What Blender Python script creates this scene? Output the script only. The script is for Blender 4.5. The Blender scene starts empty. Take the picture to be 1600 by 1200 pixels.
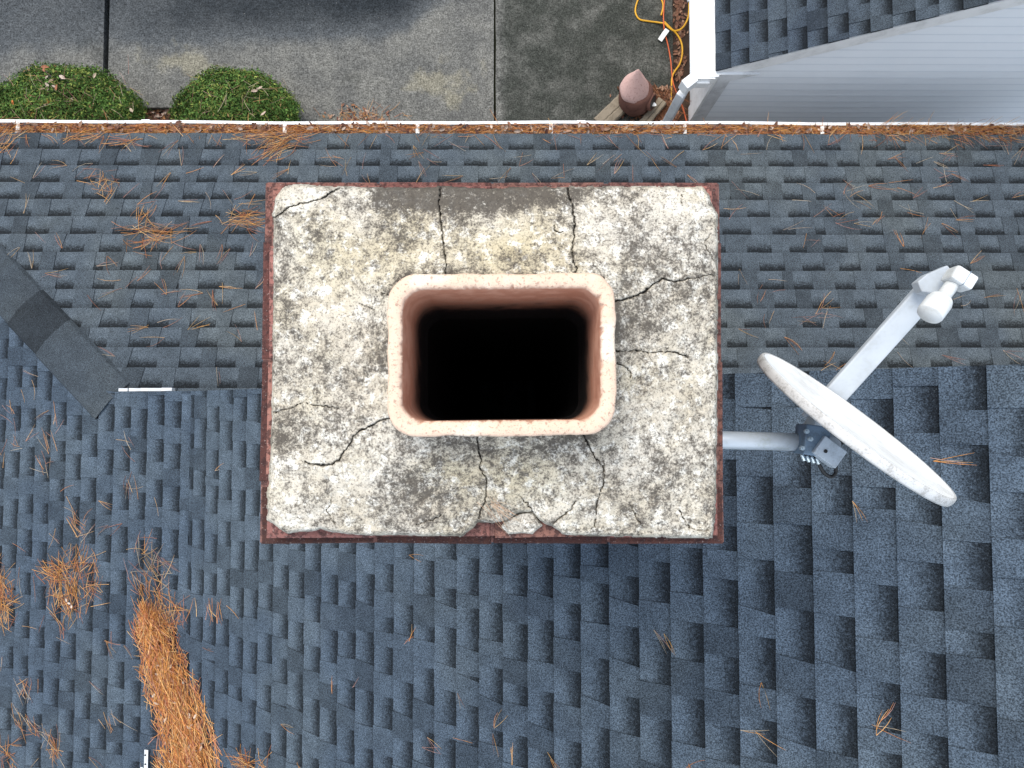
import bpy, math, random
import numpy as np
from mathutils import Vector, Matrix
R = math.radians
C = bpy.context.scene.collection
SC = bpy.context.scene
HC = 7.0                      # camera height above the driveway
F = 1100.0                    # focal length in pixels of a 1600 px wide frame
# ------------------------------------------------------------------ camera
def basis(nx=795, ny=650):
    d = Vector(((nx - 800) / F, (600 - ny) / F, -1)).normalized()
    z = -d
    x = (Vector((1, 0, 0)) - z * z.x).normalized()
    return Matrix((x, z.cross(x), z))          # rows: world axes seen from the camera
MW = basis()
cd = bpy.data.cameras.new('camera'); cam = bpy.data.objects.new('camera', cd); C.objects.link(cam)
cd.sensor_width = 36; cd.lens = 36 * F / 1600; cd.clip_start = .02; cd.clip_end = 400
cam.matrix_world = Matrix.Translation((0, 0, HC)) @ MW.to_4x4()
SC.camera = cam
# ------------------------------------------------------------------ light
SUN_EL, SUN_AZ = 56, -28      # azimuth from +Y towards +X
w = bpy.data.worlds.new('World'); SC.world = w; w.use_nodes = True
nt = w.node_tree
sky = nt.nodes.new('ShaderNodeTexSky'); sky.sky_type = 'NISHITA'; sky.sun_disc = False
sky.sun_elevation = R(SUN_EL); sky.sun_rotation = R(SUN_AZ); sky.dust_density = 2.0; sky.air_density = 1.0
bg = nt.nodes['Background']; bg.inputs['Strength'].default_value = .145
cl = nt.nodes.new('ShaderNodeMix'); cl.data_type = 'RGBA'; cl.inputs['Factor'].default_value = .55      # thin cloud over the sky
nt.links.new(sky.outputs[0], cl.inputs[6]); 
tc = nt.nodes.new('ShaderNodeTexCoord'); sx = nt.nodes.new('ShaderNodeSeparateXYZ'); mr = nt.nodes.new('ShaderNodeMapRange'); cm = nt.nodes.new('ShaderNodeMix'); cm.data_type = 'RGBA'
nt.links.new(tc.outputs['Generated'], sx.inputs[0]); nt.links.new(sx.outputs[1], mr.inputs[0]); mr.inputs[1].default_value = -1; mr.inputs[2].default_value = 1
nt.links.new(mr.outputs[0], cm.inputs['Factor']); cm.inputs[6].default_value = (12.0, 13.2, 14.8, 1); cm.inputs[7].default_value = (3.6, 3.9, 4.3, 1)     # cloud made brighter towards -Y as added fill for the garage siding
nt.links.new(cm.outputs[2], cl.inputs[7]); nt.links.new(cl.outputs[2], bg.inputs[0])
sd = bpy.data.lights.new('sun', 'SUN'); sun = bpy.data.objects.new('sun', sd); C.objects.link(sun)
sd.energy = 2.3; sd.angle = R(36); sd.color = (1, .95, .87)
sun.location = (-2, 6, 14)
sdir = Vector((math.sin(R(SUN_AZ)) * math.cos(R(SUN_EL)), math.cos(R(SUN_AZ)) * math.cos(R(SUN_EL)), math.sin(R(SUN_EL))))
sun.rotation_euler = (-sdir).to_track_quat('-Z', 'Y').to_euler()
SC.view_settings.view_transform = 'Standard'; SC.view_settings.look = 'None'
SC.view_settings.exposure = .48; SC.view_settings.gamma = 1
SC.cycles.max_bounces = 6

# ------------------------------------------------------------------ geometry helpers
def ray(px, py):
    d = MW @ Vector(((px - 800) / F, (600 - py) / F, -1))
    return d / -d.z
def P(px, py, Z):             # world point Z metres under the camera on the sight line of a photo pixel
    r = ray(px, py); return Vector((r.x * Z, r.y * Z, HC - Z))
PL = {'A': (5.10, 0, -.30), 'L': (4.351, .27, 0), 'B': (3.506, .65, 0), 'G': (6.936, .60, 0), 'E': (HC, 0, 0)}
def pz(pl, x, y):
    c, a, b = PL[pl]; return HC - c + a * x + b * y
def hit(px, py, pl):
    c, a, b = PL[pl]; r = ray(px, py)
    t = c / (1 + a * r.x + b * r.y)
    return Vector((r.x * t, r.y * t, HC - t))
class MB:
    def __init__(s): s.v = []; s.f = []; s.c = []
    def add(s, vs, fs, col=(1, 1, 1)):
        o = len(s.v); s.v += [tuple(p) for p in vs]; s.f += [tuple(i + o for i in f) for f in fs]
        if isinstance(col, list): s.c += col
        else: s.c += [col] * len(vs)
    def box(s, cen, size, rot=None, col=(1, 1, 1)):
        cen = Vector(cen); x, y, z = [k / 2 for k in size]
        vs = [Vector((a * x, b * y, c * z)) for c in (-1, 1) for a, b in ((-1, -1), (1, -1), (1, 1), (-1, 1))]
        if rot is not None: vs = [rot @ p for p in vs]
        s.add([cen + p for p in vs], [(3, 2, 1, 0), (4, 5, 6, 7), (0, 1, 5, 4), (1, 2, 6, 5), (2, 3, 7, 6), (3, 0, 4, 7)], col)
    def prism(s, pts, vec, col=(1, 1, 1)):      # polygon pts extruded by vec
        n = len(pts); vec = Vector(vec); a = [Vector(p) for p in pts]
        s.add(a + [p + vec for p in a], [tuple(range(n)), tuple(range(2 * n - 1, n - 1, -1))] + [(i, i + n, (i + 1) % n + n, (i + 1) % n) for i in range(n)], col)
    def tube(s, pts, r, n=8, col=(1, 1, 1), cap=True):
        pts = [Vector(p) for p in pts]; rs = r if isinstance(r, (list, tuple)) else [r] * len(pts)
        vs = []; u = None
        for i, p in enumerate(pts):
            d = (pts[min(i + 1, len(pts) - 1)] - pts[max(i - 1, 0)])
            if d.length < 1e-9: d = Vector((0, 0, 1))
            d.normalize()
            if u is None: u = d.orthogonal().normalized()
            u = (u - d * u.dot(d)); u = u.normalized() if u.length > 1e-6 else d.orthogonal().normalized()
            q = d.cross(u)
            vs += [p + (u * math.cos(2 * math.pi * k / n) + q * math.sin(2 * math.pi * k / n)) * rs[i] for k in range(n)]
        fs = [(i * n + k, i * n + (k + 1) % n, (i + 1) * n + (k + 1) % n, (i + 1) * n + k) for i in range(len(pts) - 1) for k in range(n)]
        if cap: fs += [tuple(range(n - 1, -1, -1)), tuple(range((len(pts) - 1) * n, len(pts) * n))]
        s.add(vs, fs, col)
    def build(s, name, m, parent=None, smooth=False, bevel=0):
        me = bpy.data.meshes.new(name)
        me.from_pydata(s.v, [], s.f)
        a = me.color_attributes.new('col', 'FLOAT_COLOR', 'POINT')
        cc = np.ones((len(s.v), 4), np.float32); cc[:, :3] = np.array(s.c, np.float32)
        a.data.foreach_set('color', cc.ravel())
        return link(name, me, m, parent, smooth, bevel)
def link(name, me, m, parent=None, smooth=False, bevel=0):
    me.materials.append(m)
    o = bpy.data.objects.new(name, me); C.objects.link(o)
    if parent is not None:
        o.parent = parent
        q = parent; off = Vector((0, 0, 0))
        while q is not None: off += q.location; q = q.parent
        o.location = -off
    if smooth:
        me.polygons.foreach_set('use_smooth', [True] * len(me.polygons))
    if bevel:
        b = o.modifiers.new('bevel', 'BEVEL'); b.width = bevel; b.segments = 2; b.limit_method = 'ANGLE'
    return o
def tag(o, label=None, cat=None, group=None, kind=None):
    if label: o['label'] = label
    if cat: o['category'] = cat
    if group: o['group'] = group
    if kind: o['kind'] = kind
    return o
def empty(name, loc, label, cat, group=None):
    o = bpy.data.objects.new(name, None); o.location = loc; o.empty_display_size = .1; C.objects.link(o)
    return tag(o, label, cat, group)
def spline(pts, n=8):          # Catmull-Rom through points
    pts = [Vector(p) for p in pts]; out = []
    q = [pts[0] * 2 - pts[1]] + pts + [pts[-1] * 2 - pts[-2]]
    for i in range(1, len(q) - 2):
        a, b, c, d = q[i - 1:i + 3]
        for k in range(n):
            t = k / n
            out.append(.5 * (2 * b + (c - a) * t + (2 * a - 5 * b + 4 * c - d) * t * t + (3 * b - a - 3 * c + d) * t ** 3))
    return out + [pts[-1]]
# ------------------------------------------------------------------ numpy noise
def vnoise(x, y, seed):
    rs = np.random.RandomState(seed); g = rs.rand(256, 256)
    xi = np.floor(x).astype(int); yi = np.floor(y).astype(int); fx = x - xi; fy = y - yi
    fx = fx * fx * (3 - 2 * fx); fy = fy * fy * (3 - 2 * fy)
    G = lambda a, b: g[a % 256, b % 256]
    return (G(xi, yi) * (1 - fx) + G(xi + 1, yi) * fx) * (1 - fy) + (G(xi, yi + 1) * (1 - fx) + G(xi + 1, yi + 1) * fx) * fy
def fbm(x, y, seed, oc=4):
    t = 0; a = 1; s = 0
    for k in range(oc):
        t = t + a * vnoise(x * 2 ** k + 17.3 * k, y * 2 ** k + 9.1 * k, seed + k); s += a; a *= .5
    return t / s
# ------------------------------------------------------------------ materials
class NT:
    def __init__(s, name, rough=.8, spec=.3):
        s.m = bpy.data.materials.new(name); s.m.use_nodes = True; s.t = s.m.node_tree
        s.b = s.t.nodes['Principled BSDF']; s.b.inputs['Roughness'].default_value = rough
        s.b.inputs['Specular IOR Level'].default_value = spec
        s.co = s.t.nodes.new('ShaderNodeTexCoord').outputs['Object']
    def set(s, inp, v):
        if hasattr(v, 'is_linked') or isinstance(v, bpy.types.NodeSocket): s.t.links.new(v, inp)
        else: inp.default_value = v
    def noise(s, scale, detail=3, rough=.55, vec=None, col=False, w=None):
        n = s.t.nodes.new('ShaderNodeTexNoise'); n.inputs['Scale'].default_value = scale
        n.inputs['Detail'].default_value = detail; n.inputs['Roughness'].default_value = rough
        s.t.links.new(vec or s.co, n.inputs['Vector']); return n.outputs['Color' if col else 'Fac']
    def voro(s, scale, feature='F1', out='Distance', vec=None):
        n = s.t.nodes.new('ShaderNodeTexVoronoi'); n.feature = feature; n.inputs['Scale'].default_value = scale
        s.t.links.new(vec or s.co, n.inputs['Vector']); return n.outputs[out]
    def vmul(s, v):
        n = s.t.nodes.new('ShaderNodeVectorMath'); n.operation = 'MULTIPLY'; s.t.links.new(s.co, n.inputs[0]); n.inputs[1].default_value = v
        return n.outputs[0]
    def math(s, op, a, b=0.0, clamp=False):
        n = s.t.nodes.new('ShaderNodeMath'); n.operation = op; n.use_clamp = clamp
        s.set(n.inputs[0], a); s.set(n.inputs[1], b); return n.outputs[0]
    def step(s, x, lo, hi, a=0.0, b=1.0):
        n = s.t.nodes.new('ShaderNodeMapRange'); n.interpolation_type = 'SMOOTHSTEP'
        s.set(n.inputs[0], x)
        for i, v in zip((1, 2, 3, 4), (lo, hi, a, b)): n.inputs[i].default_value = v
        return n.outputs[0]
    def mix(s, f, a, b, mode='MIX'):
        n = s.t.nodes.new('ShaderNodeMix'); n.data_type = 'RGBA'; n.blend_type = mode
        s.set(n.inputs['Factor'], f)
        for inp, v in ((n.inputs[6], a), (n.inputs[7], b)):
            if isinstance(v, (tuple, list)): inp.default_value = (*v[:3], 1)
            else: s.set(inp, v)
        return n.outputs[2]
    def grey(s, v):
        n = s.t.nodes.new('ShaderNodeCombineColor')
        for i in range(3): s.set(n.inputs[i], v)
        return n.outputs[0]
    def attr(s):
        n = s.t.nodes.new('ShaderNodeAttribute'); n.attribute_name = 'col'; return n.outputs['Color']
    def sep(s, c):
        n = s.t.nodes.new('ShaderNodeSeparateColor'); s.t.links.new(c, n.inputs[0]); return n.outputs
    def sepxyz(s):
        n = s.t.nodes.new('ShaderNodeSeparateXYZ'); s.t.links.new(s.co, n.inputs[0]); return n.outputs
    def col(s, v):
        inp = s.b.inputs['Base Color']
        if isinstance(v, (tuple, list)): inp.default_value = (*v[:3], 1)
        else: s.t.links.new(v, inp)
    def bump(s, h, strength=.5, dist=.002):
        n = s.t.nodes.new('ShaderNodeBump'); n.inputs['Strength'].default_value = strength; n.inputs['Distance'].default_value = dist
        s.t.links.new(h, n.inputs['Height']); s.t.links.new(n.outputs[0], s.b.inputs['Normal'])

def shingle_mat(name, base, moss, lo=.20, hi=.95):
    k = NT(name, .92, .15)
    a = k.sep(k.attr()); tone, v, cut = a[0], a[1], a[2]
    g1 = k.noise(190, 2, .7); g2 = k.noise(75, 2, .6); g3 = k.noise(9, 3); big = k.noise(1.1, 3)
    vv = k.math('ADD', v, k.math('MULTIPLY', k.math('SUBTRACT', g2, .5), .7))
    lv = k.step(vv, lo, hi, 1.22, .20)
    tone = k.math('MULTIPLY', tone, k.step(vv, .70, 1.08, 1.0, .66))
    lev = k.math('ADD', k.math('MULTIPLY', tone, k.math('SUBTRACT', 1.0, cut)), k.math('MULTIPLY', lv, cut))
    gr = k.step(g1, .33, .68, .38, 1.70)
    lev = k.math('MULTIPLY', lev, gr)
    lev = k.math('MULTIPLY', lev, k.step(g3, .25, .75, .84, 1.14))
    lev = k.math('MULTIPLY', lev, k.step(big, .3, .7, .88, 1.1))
    c = k.mix(k.step(big, .40, .62), base, moss)
    c = k.mix(k.math('MULTIPLY', k.step(g1, .66, .74), .35), k.mix(1.0, c, k.grey(lev), 'MULTIPLY'), (.30, .31, .32))
    k.col(k.mix(1.0, c, (.68, .725, .745), 'MULTIPLY')); k.bump(g1, .5, .003)
    return k.m
M = {}
M['shingle'] = shingle_mat('asphalt shingle', (.072, .093, .122), (.078, .096, .116))
M['shingle_skirt'] = shingle_mat('asphalt shingle of the skirt roof', (.084, .098, .114), (.090, .100, .106), .42, .90)
M['shingle_garage'] = shingle_mat('asphalt shingle of the garage', (.060, .074, .096), (.066, .078, .092))

k = NT('weathered mortar', .95, .15)
a = k.sep(k.attr())
n1 = k.noise(420, 3, .65); n2 = k.noise(130, 4, .65); n3 = k.noise(34, 4, .62); n4 = k.noise(9, 3, .6)
base = k.mix(k.step(n4, .35, .65), (.60, .555, .475), (.52, .465, .37))
base = k.mix(a[1], base, (.54, .46, .275))
h1 = k.noise(250, 5, .78); h2 = k.noise(80, 5, .74)
spk = k.math('ADD', k.math('MULTIPLY', h1, .55), k.math('MULTIPLY', h2, .45))
spk = k.math('ADD', spk, k.math('MULTIPLY', k.math('SUBTRACT', a[0], .35), .21))
base = k.mix(k.step(k.noise(48, 5, .7), .50, .62, 0, .75), base, (.86, .83, .745))
base = k.mix(k.step(spk, .415, .61, 0, .95), base, k.mix(k.noise(120, 4, .7), (.035, .030, .025), (.125, .108, .090)))
base = k.mix(k.math('MULTIPLY', k.step(k.noise(300, 3, .75), .54, .64), .70), base, (.06, .052, .046))
base = k.mix(a[2], base, (.03, .027, .024))
k.col(base); k.bump(k.math('ADD', n2, n1), .55, .003); M['mortar'] = k.m

def brick_mat(name, c1, c2, dirt):
    k = NT(name, .93, .15)
    a = k.attr(); n = k.noise(95, 4, .65); n2 = k.noise(300, 2)
    c = k.mix(k.noise(22, 3), c1, c2); c = k.mix(1.0, c, a, 'MULTIPLY')
    c = k.mix(k.step(n, .44, .60, 0, .8), c, dirt)
    c = k.mix(k.step(n2, .64, .72, 0, .5), c, (.45, .36, .32))
    k.col(c); k.bump(k.math('ADD', n, n2), .7, .004); return k.m
M['brick'] = brick_mat('red brick', (.19, .088, .072), (.27, .135, .105), (.050, .028, .027))
M['joint'] = brick_mat('brick joint', (.15, .07, .06), (.22, .12, .10), (.06, .035, .035))

k = NT('terracotta flue', .9, .2)
n1 = k.noise(160, 3, .65); n2 = k.noise(28, 3)
xyz = k.sepxyz(); a = k.sep(k.attr())
c = k.mix(n2, (.61, .425, .312), (.725, .56, .43))
c = k.mix(k.step(k.noise(11, 2), .52, .66, 0, .7), c, (.76, .67, .555))
c = k.mix(k.step(n1, .56, .66, 0, .6), c, (.26, .15, .115))
c = k.mix(k.step(k.noise(420, 2), .60, .68, 0, .5), c, (.30, .19, .15))
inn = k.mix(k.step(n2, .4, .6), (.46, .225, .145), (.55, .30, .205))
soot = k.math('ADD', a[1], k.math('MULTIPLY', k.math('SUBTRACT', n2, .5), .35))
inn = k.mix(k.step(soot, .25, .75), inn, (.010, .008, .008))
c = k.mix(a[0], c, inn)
k.col(c); k.bump(n1, .6, .003); M['flue'] = k.m

def plain(name, c, rough=.5, spec=.4, dirt=None, ds=14, amt=.5, bump=0, c2=None, metal=0, lapped=False):
    k = NT(name, rough, spec)
    n = k.noise(ds, 4, .6); f = k.noise(ds * 9, 3, .6)
    q = k.mix(k.step(n, .35, .7), c, c2 or tuple(x * .86 for x in c))
    if dirt: q = k.mix(k.math('MULTIPLY', k.step(k.math('ADD', k.math('MULTIPLY', n, .5), k.math('MULTIPLY', f, .5)), .5, .62), amt), q, dirt)
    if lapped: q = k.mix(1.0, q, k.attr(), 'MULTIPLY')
    k.col(q); k.b.inputs['Metallic'].default_value = metal
    if bump: k.bump(f, bump, .002)
    return k.m
M['dish'] = plain('dish enamel', (.93, .93, .92), .5, .3, (.55, .54, .49), 7, .32)
M['dish_rim'] = plain('dish rim enamel', (.58, .58, .57), .6, .3, (.30, .29, .27), 26, .7)
M['arm'] = plain('grey painted steel', (.45, .49, .53), .5, .4, (.36, .38, .38), 12, .3)
M['lnb'] = plain('lnb plastic', (.64, .66, .66), .55, .35, (.42, .42, .38), 20, .3)
M['pole'] = plain('galvanised pole', (.50, .55, .60), .4, .5, (.33, .36, .30), 16, .35, metal=.2)
M['bracket'] = plain('blue grey bracket', (.13, .19, .26), .5, .4, (.07, .09, .11), 30, .4)
M['plate'] = plain('pale bracket plate', (.46, .52, .58), .5, .4, (.25, .28, .30), 30, .4)
M['bolt'] = plain('bolt', (.45, .55, .62), .35, .5, metal=.5)
M['black'] = plain('black rubber', (.012, .012, .013), .5, .4)
M['white'] = plain('white aluminium', (.82, .83, .83), .4, .4, (.50, .50, .47), 8, .25)
M['gutter'] = plain('gutter aluminium', (.80, .80, .79), .45, .4, (.35, .30, .24), 6, .35)
M['hanger'] = plain('gutter hanger', (.78, .75, .70), .5, .3, (.40, .28, .18), 30, .5)
M['flash'] = plain('flashing metal', (.62, .64, .66), .35, .5, (.4, .4, .4), 20, .3)
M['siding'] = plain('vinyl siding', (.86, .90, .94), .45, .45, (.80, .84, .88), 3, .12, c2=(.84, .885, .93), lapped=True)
M['board'] = plain('corner trim', (.66, .68, .70), .55, .35, (.32, .33, .34), 10, .3)
M['house_siding'] = plain('house siding', (.80, .80, .79), .6, .3, (.66, .66, .64), 4, .2)
M['soil'] = plain('mulch soil', (.050, .034, .026), .98, .1, (.12, .075, .05), 18, .8, .9)
M['ground'] = plain('lawn soil', (.06, .07, .035), .98, .1, (.09, .075, .05), 3, .7, .9)
M['timber'] = plain('weathered timber', (.24, .20, .15), .9, .15, (.12, .10, .07), 12, .6, .6)
M['tag'] = plain('paper tag', (.80, .79, .76), .7, .2)
M['cord_y'] = plain('yellow cord', (.70, .36, .015), .5, .4)
M['cord_o'] = plain('orange cord', (.58, .11, .03), .5, .4)
k = NT('rough pink clay', .95, .1)
xyz = k.sepxyz(); n = k.noise(55, 4, .65)
c = k.mix(k.noise(7, 3), (.66, .45, .41), (.54, .345, .305))
c = k.mix(k.step(n, .54, .66, 0, .55), c, (.33, .18, .155))
k.col(c); k.bump(n, .8, .006); M['clay'] = k.m
M['clay_dark'] = plain('dark brown clay', (.15, .072, .056), .9, .15, (.07, .034, .028), 14, .6, .8)

def attr_mat(name, rough=.75, spec=.2, ns=60, lo=.75, hi=1.25, trans=0):
    k = NT(name, rough, spec)
    k.col(k.mix(1.0, k.attr(), k.grey(k.step(k.noise(ns, 2), .3, .7, lo, hi)), 'MULTIPLY'))
    if trans: k.b.inputs['Transmission Weight'].default_value = 0
    return k.m
M['needle'] = attr_mat('pine needle'); M['leaf'] = attr_mat('leaf', .8, .08)
M['bark'] = plain('shrub wood', (.10, .07, .05), .9, .1, (.05, .04, .03), 30, .5)

k = NT('driveway concrete', .95, .12)
a = k.sep(k.attr())
f1 = k.noise(62, 4, .8); f2 = k.noise(20, 4, .65); big = k.noise(1.6, 4, .6); st = k.noise(3.2, 4, .6); xyz = k.sepxyz()
c = k.mix(k.step(st, .35, .65), (.198, .194, .176), (.142, .141, .132))
# wet blue-grey stain on the far side of the slabs, with a ragged edge of its own
wet = k.math('ADD', a[0], k.math('MULTIPLY', k.math('SUBTRACT', big, .5), .7))
c = k.mix(k.step(wet, .22, .72, 0, .85), c, (.084, .093, .101))
c = k.mix(k.step(wet, .55, 1.35, 0, .92), c, (.024, .029, .034))
moss = k.math('ADD', a[1], k.math('MULTIPLY', k.math('SUBTRACT', st, .5), .7))
c = k.mix(k.step(moss, .30, .70, 0, .88), c, (.044, .048, .040))
pale = k.math('ADD', a[2], k.math('MULTIPLY', k.math('SUBTRACT', k.noise(2.6, 5, .65), .5), 1.5))
c = k.mix(k.step(pale, .34, .62, 0, .60), c, (.30, .275, .20))
lev = k.math('MULTIPLY', k.step(f1, .32, .68, .42, 1.72), k.step(f2, .3, .7, .76, 1.24))
c = k.mix(1.0, c, k.grey(lev), 'MULTIPLY')
c = k.mix(k.step(k.noise(60, 1), .765, .785, 0, .6), c, (.48, .47, .44))
k.col(k.mix(1.0, c, (.70, .70, .70), 'MULTIPLY')); k.bump(f1, .5, .004); M['concrete'] = k.m

# ------------------------------------------------------------------ SETTING
def sheet(name, x0, x1, y0, y1, z, m, th=0):
    b = MB()
    if th: b.box(((x0 + x1) / 2, (y0 + y1) / 2, z - th / 2), (x1 - x0, y1 - y0, th))
    else: b.add([(x0, y0, z), (x1, y0, z), (x1, y1, z), (x0, y1, z)], [(0, 1, 2, 3)])
    return tag(b.build(name, m), kind='structure')
sheet('ground', -150, 150, -150, 150, -.13, M['ground'])
sheet('planting_bed', -9, 7, .5, 3.11, -.06, M['soil'])
def driveway():
    b = MB(); rnd = random.Random(5)
    g = P(165, 80, HC).x; g2 = P(773, 100, HC).x
    def slab(x0, x1, y0, y1, edge=.012, open_=''):
        nx = max(2, int((x1 - x0) / .12)); ny = max(2, int((y1 - y0) / .12))
        X = np.linspace(x0, x1, nx); Y = np.linspace(y0, y1, ny); xx, yy = np.meshgrid(X, Y)
        z = (fbm(xx * 1.2 + 9, yy * 1.2 + 9, 3) - .5) * .010
        jx = (fbm(xx * 0 + 3, yy * 7, int(abs(x0) * 10)) - .5) * (.035 if open_ == '' else 0)
        xx2 = xx.copy(); xx2[:, 0] += jx[:, 0]; xx2[:, -1] += jx[:, -1] * 0
        # masks in photo pixels: wet (R), moss (G), pale (B)
        u = 795 + xx * F / HC; v = 650 - yy * F / HC
        def blob(cx, cy, rx, ry): return np.exp(-(((u - cx) / rx) ** 2 + ((v - cy) / ry) ** 2))
        wet = np.clip(.80 * (1 / (1 + np.exp((v - 62 + (u - 300) * .05) / 14))) * np.clip((760 - u) / 120, 0, 1), 0, 1) + .62 * blob(560, -26, 165, 44) + .25 * blob(330, -10, 110, 60)
        wet -= .55 * blob(690, 40, 55, 60)
        moss = np.clip((u - 766) / 12, 0, 1) * .62 + .55 * blob(600, 165, 130, 22) * 0 + .45 * blob(130, 60, 60, 40) + .5 * blob(560, 110, 60, 25)
        pale = .7 * blob(300, 90, 80, 22) + .6 * blob(690, 120, 85, 50) + .5 * blob(510, 185, 40, 22) + .35 * blob(240, 60, 60, 35)
        vs = []; cs = []
        for j in range(ny):
            for i in range(nx):
                e = edge if (i in (0, nx - 1) or j in (0, ny - 1)) else 0
                vs.append((xx2[j, i], yy[j, i], z[j, i] - e)); cs.append((float(wet[j, i]), float(moss[j, i]), float(pale[j, i])))
        fs = [(j * nx + i, j * nx + i + 1, (j + 1) * nx + i + 1, (j + 1) * nx + i) for j in range(ny - 1) for i in range(nx - 1)]
        o = len(vs)
        ring = [i for i in range(nx)] + [j * nx + nx - 1 for j in range(1, ny)] + [(ny - 1) * nx + i for i in range(nx - 2, -1, -1)] + [j * nx for j in range(ny - 2, 0, -1)]
        for r_ in ring: vs.append((vs[r_][0], vs[r_][1], -.12)); cs.append(cs[r_])
        n = len(ring)
        fs += [(ring[i], o + i, o + (i + 1) % n, ring[(i + 1) % n]) for i in range(n) if not ((open_ == 'r' and vs[ring[i]][0] > x1 - .05 and vs[ring[(i + 1) % n]][0] > x1 - .05) or (open_ == 'l' and vs[ring[i]][0] < x0 + .05 and vs[ring[(i + 1) % n]][0] < x0 + .05))]
        b.add(vs, fs, cs)
    slab(-9.5, g - .03, P(0, 138, HC).y, 12)
    gm = P(290, 100, HC).x
    slab(g + .03, gm, P(300, 168, HC).y, 12, 0, 'r'); slab(gm - .001, g2 - .010, 2.2, 12, 0, 'l')
    slab(g2 + .010, P(1052, 100, HC).x, 2.2, 12)
    return tag(b.build('driveway', M['concrete']), kind='structure')
driveway()
sheet('gutter_strip', P(1052, 100, HC).x + .004, 2.4, 2.9, 12, -.03, M['soil'])

# ------------------------------------------------------------------ shingles
def shingles(name, m, parent, pl, ax, e, s0, s1, off, lim, seed, wmin=.125, wmax=.175):
    """ax: upslope direction in plan, 'x+' 'x-' 'y-'; courses butt at off + i*e along the slope's plan coordinate"""
    rnd = random.Random(seed); b = MB()
    c, a, d = PL[pl] if isinstance(pl, str) else pl
    slope = math.hypot(a, d); ep = e / math.sqrt(1 + slope * slope)
    nrm = Vector((-a, -d, 1)).normalized()
    sg = 1 if ax[1] == '+' else -1
    def pt(s, t, h):
        x, y = (s, t) if ax[0] == 'x' else (t, s)
        return Vector((x, y, HC - c + a * x + d * y)) + nrm * h
    def quad(sa, sb, t0a, t1a, t0b, t1b, ha, hb, tone, cut, sides, va=0., vb=1.):
        vs = [pt(sa, t0a, ha), pt(sa, t1a, ha), pt(sb, t1b, hb), pt(sb, t0b, hb)]
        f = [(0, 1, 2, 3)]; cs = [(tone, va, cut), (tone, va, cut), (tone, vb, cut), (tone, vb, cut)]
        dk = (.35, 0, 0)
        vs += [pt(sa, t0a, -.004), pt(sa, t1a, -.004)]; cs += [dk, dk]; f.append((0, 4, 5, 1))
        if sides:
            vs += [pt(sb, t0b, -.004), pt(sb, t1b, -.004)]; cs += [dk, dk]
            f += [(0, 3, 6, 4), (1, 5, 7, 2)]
        b.add(vs, f, cs)
    lo, hi = min(s0, s1), max(s0, s1)
    i0, i1 = ((lo - off) / ep, (hi - off) / ep) if sg > 0 else ((off - hi) / ep, (off - lo) / ep)
    i0 = math.floor(i0) - 1; i1 = math.ceil(i1) + 1
    for i in range(i0, i1 + 1):
        sa = off + i * ep if sg > 0 else off - i * ep
        if sg < 0: sa = off - (i) * ep
        sb = sa + sg * ep
        ca, cb = min(max(sa, lo), hi), min(max(sb, lo), hi)
        if abs(ca - cb) < .004: continue
        fa = (ca - sa) / (sb - sa); fb = (cb - sa) / (sb - sa)
        la, lb = lim(ca), lim(cb)
        H = lambda f_, t: (.010 - .008 * f_) + t
        tmin, tmax = min(la[0], lb[0]), max(la[1], lb[1])
        # base ply: one long strip with the dark band, then the teeth of the top ply over it
        cl = lambda t, L: min(max(t, L[0]), L[1])
        pm = (wmin + wmax) / 2; toggle = i % 2 == 0; t = tmin - pm * (1 + .95 * rnd.random())
        dd = .0
        while t < tmax:
            wd = rnd.uniform(wmin, wmax)
            if rnd.random() < .06: wd *= .5
            wd *= .92 if toggle else 1.16
            drift = (t - tmin) % (2 * pm)
            sl = rnd.choice((0, 0, 1)) * rnd.uniform(.012, .028)
            tone = rnd.choice((.72, .84, .95, 1.02, 1.06, 1.10, 1.14)) * rnd.uniform(.94, 1.06)
            a0, a1, b0, b1 = cl(t, la), cl(t + wd, la), cl(t, lb), cl(t + wd, lb)
            if max(a1 - a0, b1 - b0) > .002:
                if toggle:
                    j = rnd.uniform(0, .0012)
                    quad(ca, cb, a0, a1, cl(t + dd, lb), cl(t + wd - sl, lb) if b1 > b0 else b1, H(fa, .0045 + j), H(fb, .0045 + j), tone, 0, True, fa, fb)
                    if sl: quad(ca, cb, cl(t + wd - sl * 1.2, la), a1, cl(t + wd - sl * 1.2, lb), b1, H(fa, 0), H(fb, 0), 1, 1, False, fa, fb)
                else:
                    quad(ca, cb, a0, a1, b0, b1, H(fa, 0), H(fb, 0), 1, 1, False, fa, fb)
            dd = 0.
            t += wd
            if not (toggle and rnd.random() < .05): toggle = not toggle
    return b.build(name, m, parent)

XB = -2.224                                 # where the low roof meets the steep one
HIP = lambda y: (-.749 - .30 * y) / .27     # x of the hip at y
HIPY = lambda x: (-.749 - .27 * x) / .30
YR = .175                                   # rake of the steep roof
YE = hit(300, 209.5, 'A').y                 # eave
house = empty('house', (0, 1.0, 0), 'house under dark blue grey shingles with a big mortar capped chimney', 'house')
b = MB()
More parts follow.
